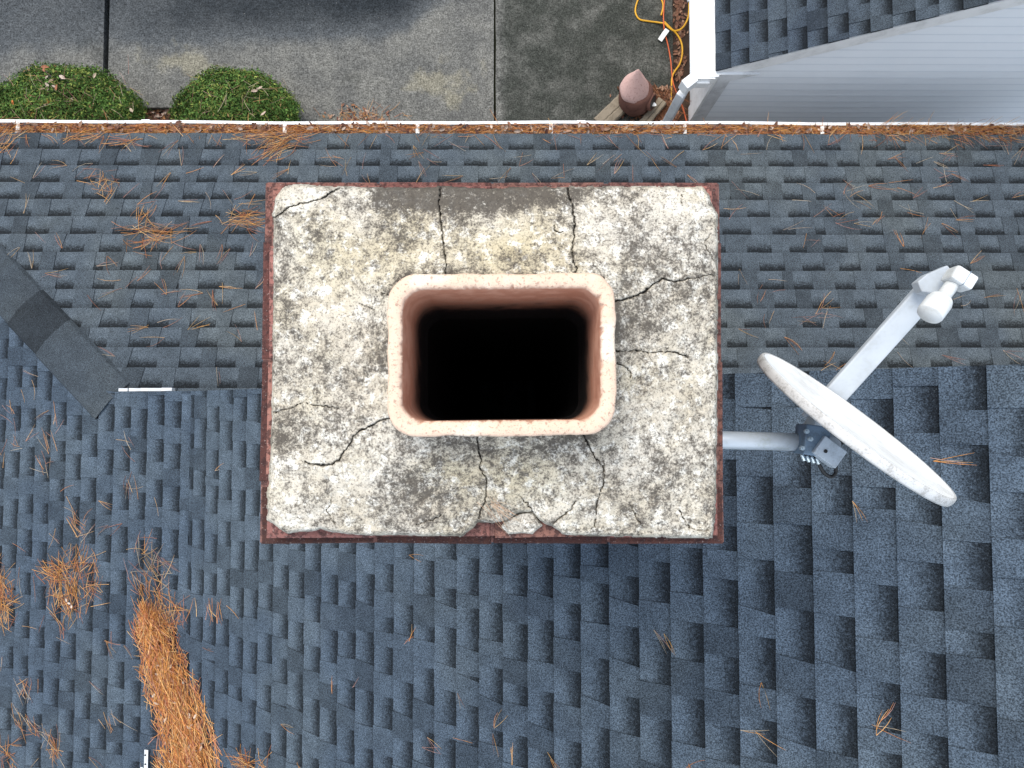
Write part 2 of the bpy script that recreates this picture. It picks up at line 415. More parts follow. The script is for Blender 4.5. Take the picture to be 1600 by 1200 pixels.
# decks under the shingles
def deck(pl, pts, th=.03):
    b.prism([(x, y, pz(pl, x, y) - .006) for x, y in pts], (0, 0, -th), (.6, 0, 0))
XE = -5.15
deck('A', [(HIP(YE), YE), (HIP(YR) - .0, YR - .03), (5.2, YR - .03), (5.2, YE)])
deck('L', [(XE, -3.7), (XB, -3.7), (XB, YR - .005), (HIP(YR), YR - .005), (XE, HIPY(XE))])
deck('B', [(XB, -3.7), (2.35, -3.7), (2.35, YR - .004), (XB, YR - .004)])
RX0 = 2.35
BK = (3.506 - 1.3 * RX0, -.65, 0)
PL['K'] = BK
deck('K', [(RX0, -3.7), (5.2, -3.7), (5.2, YR - .004), (RX0, YR - .004)])
b.build('roof_deck', M['shingle'], house)
offA = YE
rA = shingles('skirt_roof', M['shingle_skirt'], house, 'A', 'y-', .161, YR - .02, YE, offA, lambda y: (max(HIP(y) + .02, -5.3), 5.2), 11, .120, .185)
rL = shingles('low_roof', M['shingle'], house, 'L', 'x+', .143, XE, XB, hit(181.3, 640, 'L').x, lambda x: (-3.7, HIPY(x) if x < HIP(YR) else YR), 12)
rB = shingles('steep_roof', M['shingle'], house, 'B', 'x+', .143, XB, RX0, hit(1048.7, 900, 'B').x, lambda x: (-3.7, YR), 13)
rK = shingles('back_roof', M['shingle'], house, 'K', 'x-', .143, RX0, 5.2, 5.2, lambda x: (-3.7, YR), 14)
# hip caps
def hipcaps():
    P0 = Vector((HIP(YR) + .06, HIPY(HIP(YR) + .06), 0)); P1 = Vector((HIP(YE), YE, 0))
    def on(p): return Vector((p.x, p.y, pz('A', p.x, p.y)))
    d = (P1 - P0); L = d.length; d /= L; n = Vector((-d.y, d.x, 0))   # n points to L side (-x,-y) or A side
    rnd = random.Random(4)
    s = L; e = .44; tones = []
    bb = MB()
    # pieces laid from the eave upwards
    edges = [L, 2.35, 1.90, 1.46, 1.06, .70, -.02]
    tone = [.74, .70, .78, .74, .40, .80, .8]
    for i in range(len(edges) - 1):
        sa, sb = edges[i], max(edges[i + 1] - .06, -.02)
        for s0, s1 in ((sa, sb),):
            wv = .188
            vs = []; cs = []
            for q, (s_, lift) in enumerate(((sa, .042), (sb, .026))):
                p = P0 + d * s_
                for side in (-1, -.9, -.25, 0, .25, .9, 1):
                    pp = p + n * (wv * side)
                    zA = pz('A', pp.x, pp.y); zL = pz('L', pp.x, pp.y)
                    z = min(zA, zL) + lift - .004 * abs(side) - (.02 if abs(side) == 1 else 0) - (.006 if side == 0 else 0)
                    vs.append((pp.x, pp.y, z)); cs.append((tone[i], 0, 0))
            fs = [(k_, k_ + 1, k_ + 8, k_ + 7) for k_ in range(6)]
            o = len(vs)
            for k_ in range(7): vs.append((vs[k_][0], vs[k_][1], vs[k_][2] - .022)); cs.append((.3, 0, 0))
            fs += [(k_ + 1, k_, o + k_, o + k_ + 1) for k_ in range(6)]
            bb.add(vs, fs, cs)
    bb.build('hip_cap', M['shingle_skirt'], rA)
hipcaps()
# white metal flashing left bare where the roofs meet, and the strip end at the bottom of the picture
b = MB()
for x0, x1 in ((187, 199), (203, 218), (221, 250), (254, 268)):
    p = hit(x0, 610, 'L'); q = hit(x1, 610, 'L')
    b.box(((p.x + q.x) / 2, YR + .014, p.z - .01), (q.x - p.x, .022, .05))
b.build('drip_edge', M['flash'], house)
b = MB()
p0 = hit(229, 1168, 'L'); p1 = hit(231, 1230, 'L')
b.box(((p0.x + p1.x) / 2 + .008, (p0.y + p1.y) / 2, p0.z + .035), (.030, p0.y - p1.y, .004), Matrix.Rotation(-math.atan(.27), 3, 'Y'))
b.box((p0.x - .014, (p0.y + p1.y) / 2 - .06, p0.z + .03), (.022, p0.y - p1.y - .12, .004), Matrix.Rotation(-math.atan(.27), 3, 'Y'))
fl = b.build('flashing_strip', M['flash'], house)
for yy in (1176, 1190):
    b = MB(); q = hit(230, yy, 'L'); b.tube([(q.x + .006, q.y, q.z + .036), (q.x + .006, q.y, q.z + .0395)], .006, 8)
    b.build('nail_hole', M['black'], fl)
# lap walls
def lap(b, x0, x1, y, zb, ztop, e=.12, sgn=-1):
    """horizontal laps on the wall plane Y=y facing sgn*Y; ztop(x) is the sloping top"""
    z = zb
    xs_all = np.linspace(x0, x1, 60)
    while True:
        keep = [x for x in xs_all if ztop(x) > z + .01]
        if len(keep) < 2: break
        xa, xb_ = keep[0], keep[-1]
        def tt(x): return min(z + e, ztop(x))
        for xq0, xq1 in zip(keep[:-1], keep[1:]):
            t0, t1 = tt(xq0), tt(xq1)
            d0 = .014 * (1 - (t0 - z) / e); d1 = .014 * (1 - (t1 - z) / e)
            m0, m1 = min(z + .012, t0), min(z + .012, t1)
            q0, q1 = z + .014, z + .014
            vs = [(xq0, y + sgn * .014, z), (xq1, y + sgn * .014, z), (xq1, y + sgn * .0122, m1), (xq0, y + sgn * .0122, m0), (xq1, y + sgn * .0122, m1), (xq0, y + sgn * .0122, m0), (xq1, y + sgn * (d1 + .001), t1), (xq0, y + sgn * (d0 + .001), t0), (xq0, y, z), (xq1, y, z)]
            fs = [(0, 1, 2, 3), (5, 4, 6, 7), (8, 9, 1, 0)]
            if sgn > 0: fs = [f[::-1] for f in fs]
            dk = (.85, .865, .885)      # lap shadow line painted into the colour along each lower lip
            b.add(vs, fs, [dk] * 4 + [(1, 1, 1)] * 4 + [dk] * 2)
        z += e
b = MB()
b.prism([(-4.75, -3.6, 0), (4.9, -3.6, 0), (4.9, 1.95, 0), (-4.75, 1.95, 0)], (0, 0, pz('A', 0, 1.95) - .05))
b.prism([(XB + .1, -3.6, 1.2), (4.9, -3.6, 1.2), (4.9, YR - .05, 1.2), (XB + .1, YR - .05, 1.2)], (0, 0, .75))
lap(b, XB - .3, 5.2, YR - .035, pz('A', 0, YR) + .0, lambda x: min(max(pz('B', x, 0), pz('L', x, 0) if x < XB else -9), pz('K', x, 0)) - .03, .12, 1)
b.build('wall', M['house_siding'], house)
# gutter
b = MB()
zg = pz('A', 0, YE) - .010
prof = [(0.004, .0), (.004, -.10), (.080, -.10), (.100, -.045), (.118, -.020), (.118, .003), (.094, .003), (.094, -.002), (.112, -.004), (.096, -.04), (.076, -.094), (.010, -.094), (.010, 0)]
xs = np.linspace(-5.3, 5.25, 60); vs = []
n = len(prof)
for i, x in enumerate(xs):
    wob = .004 * math.sin(x * 1.3 + .5) + .003 * math.sin(x * 4.1)
    sag = 0
    for (py_, pz_) in prof: vs.append((x, YE + py_ + (wob + sag if py_ > .07 else 0), zg + pz_))
fs = [(i * n + k_, i * n + (k_ + 1) % n, (i + 1) * n + (k_ + 1) % n, (i + 1) * n + k_) for i in range(len(xs) - 1) for k_ in range(n)]
fs += [tuple(range(n)), tuple(range(len(vs) - 1, len(vs) - n - 1, -1))]
b.add(vs, fs)
gut = b.build('gutter', M['gutter'], house)
for px in (28, 445, 652.5, 861, 1070, 1284.5):
    q = P(px, 200, HC - zg); h = MB()
    h.box((q.x, YE + .062, zg + .003), (.030, .098, .003)); h.box((q.x, YE + .062, zg + .007), (.006, .098, .006))
    h.build('gutter_hanger', M['hanger'], gut)
for px in (228, 908):
    q = P(px, 190, HC - zg); h = MB()
    h.box((q.x, YE + .112, zg - .012), (.07, .026, .040)); h.build('gutter_seam', M['gutter'], gut)
b = MB(); b.box((0, YE - .012, zg - .09), (10.4, .022, .17)); b.build('fascia', M['white'], house)
b = MB(); b.box((0, YE - .2, zg - .14), (10.4, .36, .012)); b.build('soffit', M['white'], house)

# ------------------------------------------------------------------ CHIMNEY
chim = bpy.data.objects.new('chimney', None); chim.parent = house; chim.location = (0, -.9, 0); C.objects.link(chim)
chim['label'] = 'red brick chimney with a cracked pale mortar cap and clay flue'
Zc, Zk = 1.168, 1.20          # depth of the top course and the corbel course below the camera
def rect(px0, py0, px1, py1, Z):
    a = P(px0, py0, Z); c_ = P(px1, py1, Z); return a.x, c_.x, c_.y, a.y       # x0,x1,y0,y1
def brick_course(b, rc, zt, h, seed, shift=0, dark=1.0):
    x0, x1, y0, y1 = rc; rnd = random.Random(seed); D = .095; J = .006
    def br(ax0, ax1, ay0, ay1):
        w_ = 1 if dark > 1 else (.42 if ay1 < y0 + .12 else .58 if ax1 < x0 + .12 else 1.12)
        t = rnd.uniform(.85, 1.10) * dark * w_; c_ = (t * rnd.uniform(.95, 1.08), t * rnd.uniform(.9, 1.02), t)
        j = lambda: rnd.uniform(-.0018, .0018); g = .0025
        zt_ = zt + rnd.uniform(-.002, .001)
        vs = [(ax0 + j(), ay0 + j(), zt - h), (ax1 + j(), ay0 + j(), zt - h), (ax1 + j(), ay1 + j(), zt - h), (ax0 + j(), ay1 + j(), zt - h),
              (ax0 + j(), ay0 + j(), zt_ - g), (ax1 + j(), ay0 + j(), zt_ - g), (ax1 + j(), ay1 + j(), zt_ - g), (ax0 + j(), ay1 + j(), zt_ - g),
              (ax0 + g + j(), ay0 + g + j(), zt_), (ax1 - g + j(), ay0 + g + j(), zt_), (ax1 - g + j(), ay1 - g + j(), zt_), (ax0 + g + j(), ay1 - g + j(), zt_)]
        fs = [(3, 2, 1, 0), (8, 9, 10, 11)]
        for o in (0, 4): fs += [(o + i, o + (i + 1) % 4, o + 4 + (i + 1) % 4, o + 4 + i) for i in range(4)]
        b.add(vs, fs, c_)
    def run(a0, a1, f):
        n = max(1, round((a1 - a0) / .205)); L = (a1 - a0) / n
        cuts = [a0] + [a0 + L * (i + (.5 if shift else 0)) for i in range(0 if shift else 1, n)] + [a1]
        cuts = sorted(set(cuts))
        for p, q in zip(cuts[:-1], cuts[1:]):
            if q - p > .03: f(p + J / 2, q - J / 2)
    run(x0, x1, lambda p, q: br(p, q, y1 - D, y1)); run(x0, x1, lambda p, q: br(p, q, y0, y0 + D))
    run(y0 + D + J, y1 - D - J, lambda p, q: br(x0, x0 + D, p, q)); run(y0 + D + J, y1 - D - J, lambda p, q: br(x1 - D, x1, p, q))
b = MB()
rt = rect(423, 290, 1124, 839, Zc); rk = rect(413, 284, 1133, 849, Zk)
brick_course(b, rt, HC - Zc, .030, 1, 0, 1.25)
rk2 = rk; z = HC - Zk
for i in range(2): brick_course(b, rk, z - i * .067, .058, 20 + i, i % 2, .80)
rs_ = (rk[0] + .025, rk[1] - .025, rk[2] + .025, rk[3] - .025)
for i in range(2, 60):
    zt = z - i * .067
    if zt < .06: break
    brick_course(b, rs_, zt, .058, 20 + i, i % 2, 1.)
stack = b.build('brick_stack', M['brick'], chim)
b = MB()
def shell(rc, ins, z0, z1):
    x0, x1, y0, y1 = rc; x0 += ins; x1 -= ins; y0 += ins; y1 -= ins
    xi0, xi1, yi0, yi1 = x0 + .10, x1 - .10, y0 + .10, y1 - .10
    for a0, a1, c0, c1 in ((x0, x1, y0, yi0), (x0, x1, yi1, y1), (x0, xi0, yi0, yi1), (xi1, x1, yi0, yi1)):
        b.box(((a0 + a1) / 2, (c0 + c1) / 2, (z0 + z1) / 2), (a1 - a0, c1 - c0, z1 - z0))
shell(rt, .0015, HC - Zk, HC - Zc - .005); shell(rk, .0015, HC - Zk - .13, HC - Zk - .003); shell(rs_, .006, 0, HC - Zk - .131)
b.build('mortar_joint', M['joint'], chim)

# mortar crown: a dense relief with real cracks
CR = [  # cracks in photo pixels, with a half width
 (2.1, [(688, 292), (686, 318), (689, 345), (692, 372), (695, 395), (697, 412), (696, 432)]),
 (1.9, [(886, 291), (889, 305), (895, 325), (898, 350), (896, 378), (893, 395), (896, 410), (901, 418), (897, 428)]),
 (2.0, [(424, 341), (437, 336), (448, 326), (458, 321), (474, 317), (489, 315), (506, 308), (518, 300), (532, 292)]),
 (2.0, [(955, 473), (975, 468), (998, 461), (1010, 453), (1022, 444), (1035, 436), (1044, 437), (1052, 441), (1078, 435)]),
 (.9, [(1078, 435), (1100, 432), (1122, 428)]),
 (1.5, [(960, 547), (972, 550), (992, 548), (1012, 551), (1035, 549), (1055, 551), (1075, 558)]),
 (1.3, [(960, 566), (975, 571), (984, 580), (987, 590)]),
 (2.5, [(612, 652), (590, 660), (565, 672), (552, 682), (545, 697), (536, 708), (529, 719), (518, 724), (502, 727), (484, 724), (476, 720)]),
 (1.1, [(424, 645), (445, 640), (462, 634), (475, 629), (490, 633), (512, 635), (530, 638)]),
 (1.9, [(746, 678), (748, 700), (752, 718), (749, 730), (760, 746), (760, 765), (758, 784), (752, 796), (748, 810)]),
 (1.5, [(912, 680), (920, 696), (930, 715), (942, 728), (945, 745), (940, 765), (934, 782), (931, 800), (929, 822)]),
 (1.0, [(943, 720), (945, 735)]),
 (1.3, [(812, 775), (822, 785), (833, 800), (840, 812)]),
 (1.4, [(899, 784), (888, 800), (875, 808), (864, 818)]),
 (1.3, [(1060, 795), (1068, 812), (1078, 825), (1090, 829), (1106, 828)]),
 (1.1, [(985, 790), (992, 802), (998, 815), (1005, 822)]),
 (1.3, [(690, 803), (678, 812), (664, 815), (652, 820)]),
 (1.0, [(520, 775), (516, 790), (510, 798), (516, 808), (524, 818)]),
 (.9, [(1112, 365), (1100, 378), (1108, 395), (1116, 410)]),
 (.9, [(1066, 305), (1065, 322)]),
 (.9, [(560, 474), (572, 479), (582, 484)]), (.9, [(586, 454), (598, 459), (612, 461)]),
 (1.0, [(930, 415), (938, 425), (943, 435)]),
 (.8, [(970, 680), (976, 684), (988, 686)]), (1.3, [(866, 352), (866, 358), (874, 364), (880, 363)]),
]
OUT = [(470, 289), (455, 290), (441, 295), (431, 309), (428, 330), (428, 420), (427, 520), (426, 620), (424, 700), (420, 760), (418, 795), (419, 812), (428, 818), (436, 824), (448, 833), (488, 829), (500, 826), (516, 831), (560, 835), (640, 836), (700, 837), (722, 837), (734, 828), (747, 815), (770, 816), (790, 813), (812, 800), (832, 799), (841, 809), (852, 818), (862, 820), (876, 830), (880, 835), (930, 837), (1000, 838), (1060, 839), (1112, 840), (1117, 800), (1119, 700), (1120, 560), (1121, 430), (1120, 335), (1112, 322), (1107, 304), (1097, 293), (1000, 292), (900, 293), (800, 294), (755, 296), (700, 293), (640, 294), (560, 294), (545, 292), (520, 293)]
def crown():
    st = 1.4
    gx = np.arange(408, 1136, st); gy = np.arange(278, 850, st)
    U, V = np.meshgrid(gx, gy)
    # wobble of the outline
    Uw = U + (fbm(U / 14, V / 14, 60, 3) - .5) * 4; Vw = V + (fbm(U / 14, V / 14, 70, 3) - .5) * 4
    def polydist(poly, U, V):
        ins = np.zeros(U.shape, bool); dm = np.full(U.shape, 1e9)
        n = len(poly)
        for i in range(n):
            (ax, ay), (bx, by) = poly[i], poly[(i + 1) % n]
            dx, dy = bx - ax, by - ay; L2 = dx * dx + dy * dy + 1e-9
            t = np.clip(((U - ax) * dx + (V - ay) * dy) / L2, 0, 1)
            dm = np.minimum(dm, np.hypot(U - ax - t * dx, V - ay - t * dy))
            c1 = (ay > V) != (by > V)
            ins ^= c1 & (U < (bx - ax) * (V - ay) / (by - ay + 1e-12) + ax)
        return np.where(ins, dm, -dm)
    sdist = polydist(OUT, Uw, Vw)
    # height: highest by the flue, falling to the edge
    def rr(U, V): 
        qx = np.abs(U - 784) - 139; qy = np.abs(V - 553) - 87
        return np.hypot(np.maximum(qx, 0), np.maximum(qy, 0)) + np.minimum(np.maximum(qx, qy), 0) - 40
    df = rr(U, V)
    t = np.clip(df / (np.maximum(df, 0) + np.maximum(sdist, 0) + 1e-6), 0, 1)
    Z = 1.098 + .040 * t
    Z = Z + (fbm(U / 60, V / 60, 5, 5) - .5) * .014 + (fbm(U / 9, V / 9, 8, 3) - .5) * .0035
    # raised smear beside the flue
    Z = Z - .006 * np.exp(-(df / 14) ** 2)
    crack = np.zeros(U.shape)
    Uc = U + (fbm(U / 5, V / 5, 31, 3) - .5) * 5; Vc = V + (fbm(U / 5, V / 5, 41, 3) - .5) * 5
    for wdt, pl in CR:
        d = np.full(U.shape, 1e9)
        for (ax, ay), (bx, by) in zip(pl[:-1], pl[1:]):
            dx, dy = bx - ax, by - ay; L2 = dx * dx + dy * dy
            tt = np.clip(((Uc - ax) * dx + (Vc - ay) * dy) / L2, 0, 1)
            d = np.minimum(d, np.hypot(Uc - ax - tt * dx, Vc - ay - tt * dy))
        wl = wdt * .85 * (.32 + .62 * fbm(U / 20, V / 20, 77, 2))
        c_ = np.clip(1.25 - d / np.maximum(wl, .75), 0, 1) * min(1, wdt / 1.3 * .9)
        Z = Z + .012 * np.clip(1 - d / (wl * 1.25), 0, 1) * min(1, wdt / 1.6)
        crack = np.maximum(crack, c_)
    # loosened corner sits lower and a bit tilted
    tl = np.clip(((437 + (U - 424) * -.42 - (V - 0)) - 96 + 0) / 6, 0, 1) * (U < 540)
    Z = Z + tl * .004
    # edge: rounded shoulder, then down to the brick
    e = np.clip(1 - sdist / 5.0, 0, 1); Z = Z + .006 * e ** 2
    Z = np.where(sdist < 0, Z + .006 + np.clip(-sdist / 1.6, 0, 1) * .035, Z)
    Z = np.minimum(Z, 1.176)
    # masks
    blob = lambda cx, cy, rx, ry: np.exp(-(((U - cx) / rx) ** 2 + ((V - cy) / ry) ** 2))
    n1 = fbm(U / 45, V / 45, 100, 4); n2 = fbm(U / 16, V / 16, 110, 4)
    dark = .34 + (n1 - .5) * .55 + (n2 - .5) * .8
    stn = 1.35 * blob(640, 304, 125, 28) + 1.5 * blob(790, 304, 105, 22)
    dark += stn * np.clip(.15 + 1.5 * (fbm(U / 24, V / 24, 210, 4) - .12), 0, 1)
    dark -= .5 * blob(470, 308, 44, 18) + .2 * blob(560, 300, 60, 22) + .25 * blob(545, 320, 60, 40) + .35 * blob(1050, 320, 45, 30)
    dark += .30 * blob(640, 765, 60, 45) + .35 * blob(720, 705, 70, 16) + .30 * blob(690, 430, 60, 20) * 0 + .25 * blob(440, 380, 16, 60) + .28 * blob(880, 700, 60, 25)
    dark += .35 * blob(440, 690, 14, 40) + .3 * blob(990, 510, 40, 30) + .2 * blob(1020, 730, 50, 25) + .2 * blob(560, 700, 30, 20)
    dark += .28 * np.exp(-(np.maximum(df, 0) / 9) ** 2) * (fbm(U / 30, V / 30, 130, 2) > .45)
    dark -= .35 * blob(935, 330, 40, 30) + .3 * blob(520, 480, 55, 45) + .25 * blob(570, 740, 55, 50) + .3 * blob(470, 310, 35, 18) + .2 * blob(1060, 650, 50, 60) + .25 * blob(790, 365, 80, 30)
    yel = .55 * blob(790, 390, 120, 55) + .5 * blob(560, 410, 120, 70) + .5 * blob(820, 750, 90, 60) + .5 * blob(690, 735, 55, 30) + .3 * blob(985, 590, 20, 30) + .25 * blob(900, 420, 20, 20)
    yel = yel + (fbm(U / 70, V / 70, 140, 3) - .5) * .6
    att = np.stack([np.clip(dark, 0, 1), np.clip(yel, 0, .85), np.clip(crack + np.where(sdist < -1, .25, 0), 0, 1), np.ones(U.shape)], -1)
    # to world
    dx = (U - 800) / F; dy = (600 - V) / F
    D = np.stack([dx, dy, -np.ones_like(dx)], -1) @ np.array(MW).T
    D = D / -D[..., 2:3]
    co = D * Z[..., None]; co[..., 2] += HC
    ny, nx = U.shape
    idx = np.arange(ny * nx).reshape(ny, nx)
    keep = (sdist > -2.2) & (df > -12)
    fk = keep[:-1, :-1] & keep[1:, :-1] & keep[:-1, 1:] & keep[1:, 1:]
    q = np.stack([idx[:-1, :-1], idx[1:, :-1], idx[1:, 1:], idx[:-1, 1:]], -1)[fk]
    used = np.unique(q); remap = np.full(ny * nx, -1); remap[used] = np.arange(len(used)); q = remap[q]
    me = bpy.data.meshes.new('crown')
    me.vertices.add(len(used)); me.vertices.foreach_set('co', co.reshape(-1, 3)[used].astype(np.float32).ravel())
    me.loops.add(q.size); me.loops.foreach_set('vertex_index', q.astype(np.int32).ravel())
    me.polygons.add(len(q)); me.polygons.foreach_set('loop_start', np.arange(0, q.size, 4, dtype=np.int32))
    me.update(calc_edges=True)
    ca = me.color_attributes.new('col', 'FLOAT_COLOR', 'POINT')
    ca.data.foreach_set('color', att.reshape(-1, 4)[used].astype(np.float32).ravel())
    return link('crown', me, M['mortar'], chim, True)
cr = crown(); cr['label'] = 'pale mortar cap stained dark and split by cracks'

# clay flue
def flue():
    Zt = 1.0
    def ring(x0, y0, x1, y1, r, n=24):
        pts = []
        for (cx, cy, a0) in ((x1 - r, y0 + r, -90), (x1 - r, y1 - r, 0), (x0 + r, y1 - r, 90), (x0 + r, y0 + r, 180)):
            for i in range(n): 
                a = R(a0 + 90 * i / (n - 1)); pts.append((cx + r * math.cos(a), cy + r * math.sin(a)))
        out = []
        for i in range(len(pts)):       # resample the straights too
            a, c_ = pts[i], pts[(i + 1) % len(pts)]
            L = math.dist(a, c_); m = max(1, int(L / 6))
            out += [(a[0] + (c_[0] - a[0]) * j / m, a[1] + (c_[1] - a[1]) * j / m) for j in range(m)]
        return out
    N = 420
    def resamp(p):
        p = np.array(p + [p[0]]); s = np.r_[0, np.cumsum(np.hypot(*np.diff(p, axis=0).T))]
        q = np.linspace(0, s[-1], N, endpoint=False); return np.c_[np.interp(q, s, p[:, 0]), np.interp(q, s, p[:, 1])]
    def arc_align(o): # start both at the same corner angle
        a = np.arctan2(o[:, 1] - 553, o[:, 0] - 784); k_ = np.argmin(a); return np.roll(o, -k_, 0)
    outer = arc_align(resamp(ring(605, 427, 963, 681, 46))); inner = arc_align(resamp(ring(627.5, 450, 939, 657, 36)))
    sk = lambda p: p + np.c_[np.zeros(len(p)), -(p[:, 0] - 784) * .010]
    outer, inner = sk(outer), sk(inner)
    rs = np.random.RandomState(3)
    ang = np.arange(N) / N * 40
    wob = (fbm(ang * 1.0, ang * 0 + 2, 9, 3) - .5) * 5
    wob2 = (fbm(ang * 4.5, ang * 0 + 5, 19, 4) - .5) * 7
    chip = np.clip(fbm(ang * 3, ang * 0 + 8, 29, 3) - .62, 0, 1) * 22
    cen = np.array([784, 553])
    def W(p, Z): return [P(x, y, Z) for x, y in p]
    dirn = (outer - inner); dirn = dirn / np.linalg.norm(dirn, axis=1)[:, None]
    o2 = outer + dirn * wob[:, None]; i2 = inner + dirn * (wob2 * .7 + chip)[:, None]
    rows = []; cols = []
    top = W(o2, Zt)
    def down(pts, dz): return [Vector((p.x, p.y, p.z - dz)) for p in pts]
    rows.append(down(top, .16)); cols.append((0, 0, 0))
    rows.append(down(top, .010)); cols.append((0, 0, 0))
    rows.append([p for p in down(top, .0035)]); cols.append((0, 0, 0))
    rows.append(W(o2 * .86 + i2 * .14, Zt)); cols.append((0, 0, 0))
    mid = W(o2 * .5 + i2 * .5, Zt); rows.append([Vector((p.x, p.y, p.z + .0008 + rs.uniform(-.0006, .0006))) for p in mid]); cols.append((0, 0, 0))
    inn = W(i2, Zt); rows.append(W(o2 * .12 + i2 * .88, Zt)); cols.append((0, 0, 0))
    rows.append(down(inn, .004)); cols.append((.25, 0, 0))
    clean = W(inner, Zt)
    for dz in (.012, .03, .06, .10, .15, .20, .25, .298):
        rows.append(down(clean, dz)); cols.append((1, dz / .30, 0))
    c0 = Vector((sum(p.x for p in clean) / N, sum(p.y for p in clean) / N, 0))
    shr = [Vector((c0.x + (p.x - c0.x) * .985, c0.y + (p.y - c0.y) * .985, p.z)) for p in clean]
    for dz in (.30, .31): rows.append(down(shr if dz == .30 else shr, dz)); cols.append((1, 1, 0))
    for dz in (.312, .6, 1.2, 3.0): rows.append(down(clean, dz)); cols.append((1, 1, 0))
    b = MB(); vs = [p for r_ in rows for p in r_]; cs = [c_ for c_ in cols for _ in range(N)]
    fs = [(i * N + j, (i + 1) * N + j, (i + 1) * N + (j + 1) % N, i * N + (j + 1) % N) for i in range(len(rows) - 1) for j in range(N)]
    o = len(vs); fs.append(tuple(range(o - N, o)))
    b.add(vs, fs, cs)
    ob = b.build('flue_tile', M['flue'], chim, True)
    ob['label'] = 'pale terracotta flue tile with rounded corners and a sooty inside'
flue()
# loose lump of mortar on the bare brick
def chunk():
    pl = [(783, 822), (789, 815), (800, 808), (812, 802), (822, 800), (833, 800), (841, 811), (848, 821), (838, 829), (832, 834), (815, 833), (795, 834)]
    zt = 1.150; base = P(815, 820, Zc - .002)
    b = MB(); n = len(pl); rnd = random.Random(8)
    bot = [P(x, y, Zc - .003) for x, y in pl]; mid = [P(x + rnd.uniform(-1, 1), y + rnd.uniform(-1, 1), zt + .006) for x, y in pl]
    c_ = (815, 818)
    top = [P(c_[0] + (x - c_[0]) * .86, c_[1] + (y - c_[1]) * .86, zt + rnd.uniform(-.002, .002)) for x, y in pl]
    top2 = [P(c_[0] + (x - c_[0]) * .45, c_[1] + (y - c_[1]) * .45, zt - .002 + rnd.uniform(-.002, .002)) for x, y in pl]
    vs = bot + mid + top + top2 + [P(*c_, zt - .003)]
    fs = [(r_ * n + i, r_ * n + (i + 1) % n, (r_ + 1) * n + (i + 1) % n, (r_ + 1) * n + i) for r_ in range(3) for i in range(n)]
    fs += [(3 * n + i, 3 * n + (i + 1) % n, 4 * n) for i in range(n)] + [tuple(range(n - 1, -1, -1))]
    b.add(vs, fs, (.25, 0, 0))
    o = b.build('mortar_lump', M['mortar'], None)
    tag(o, 'loose broken lump of pale mortar lying on the bare brick rim of the chimney', 'mortar lump')
chunk()

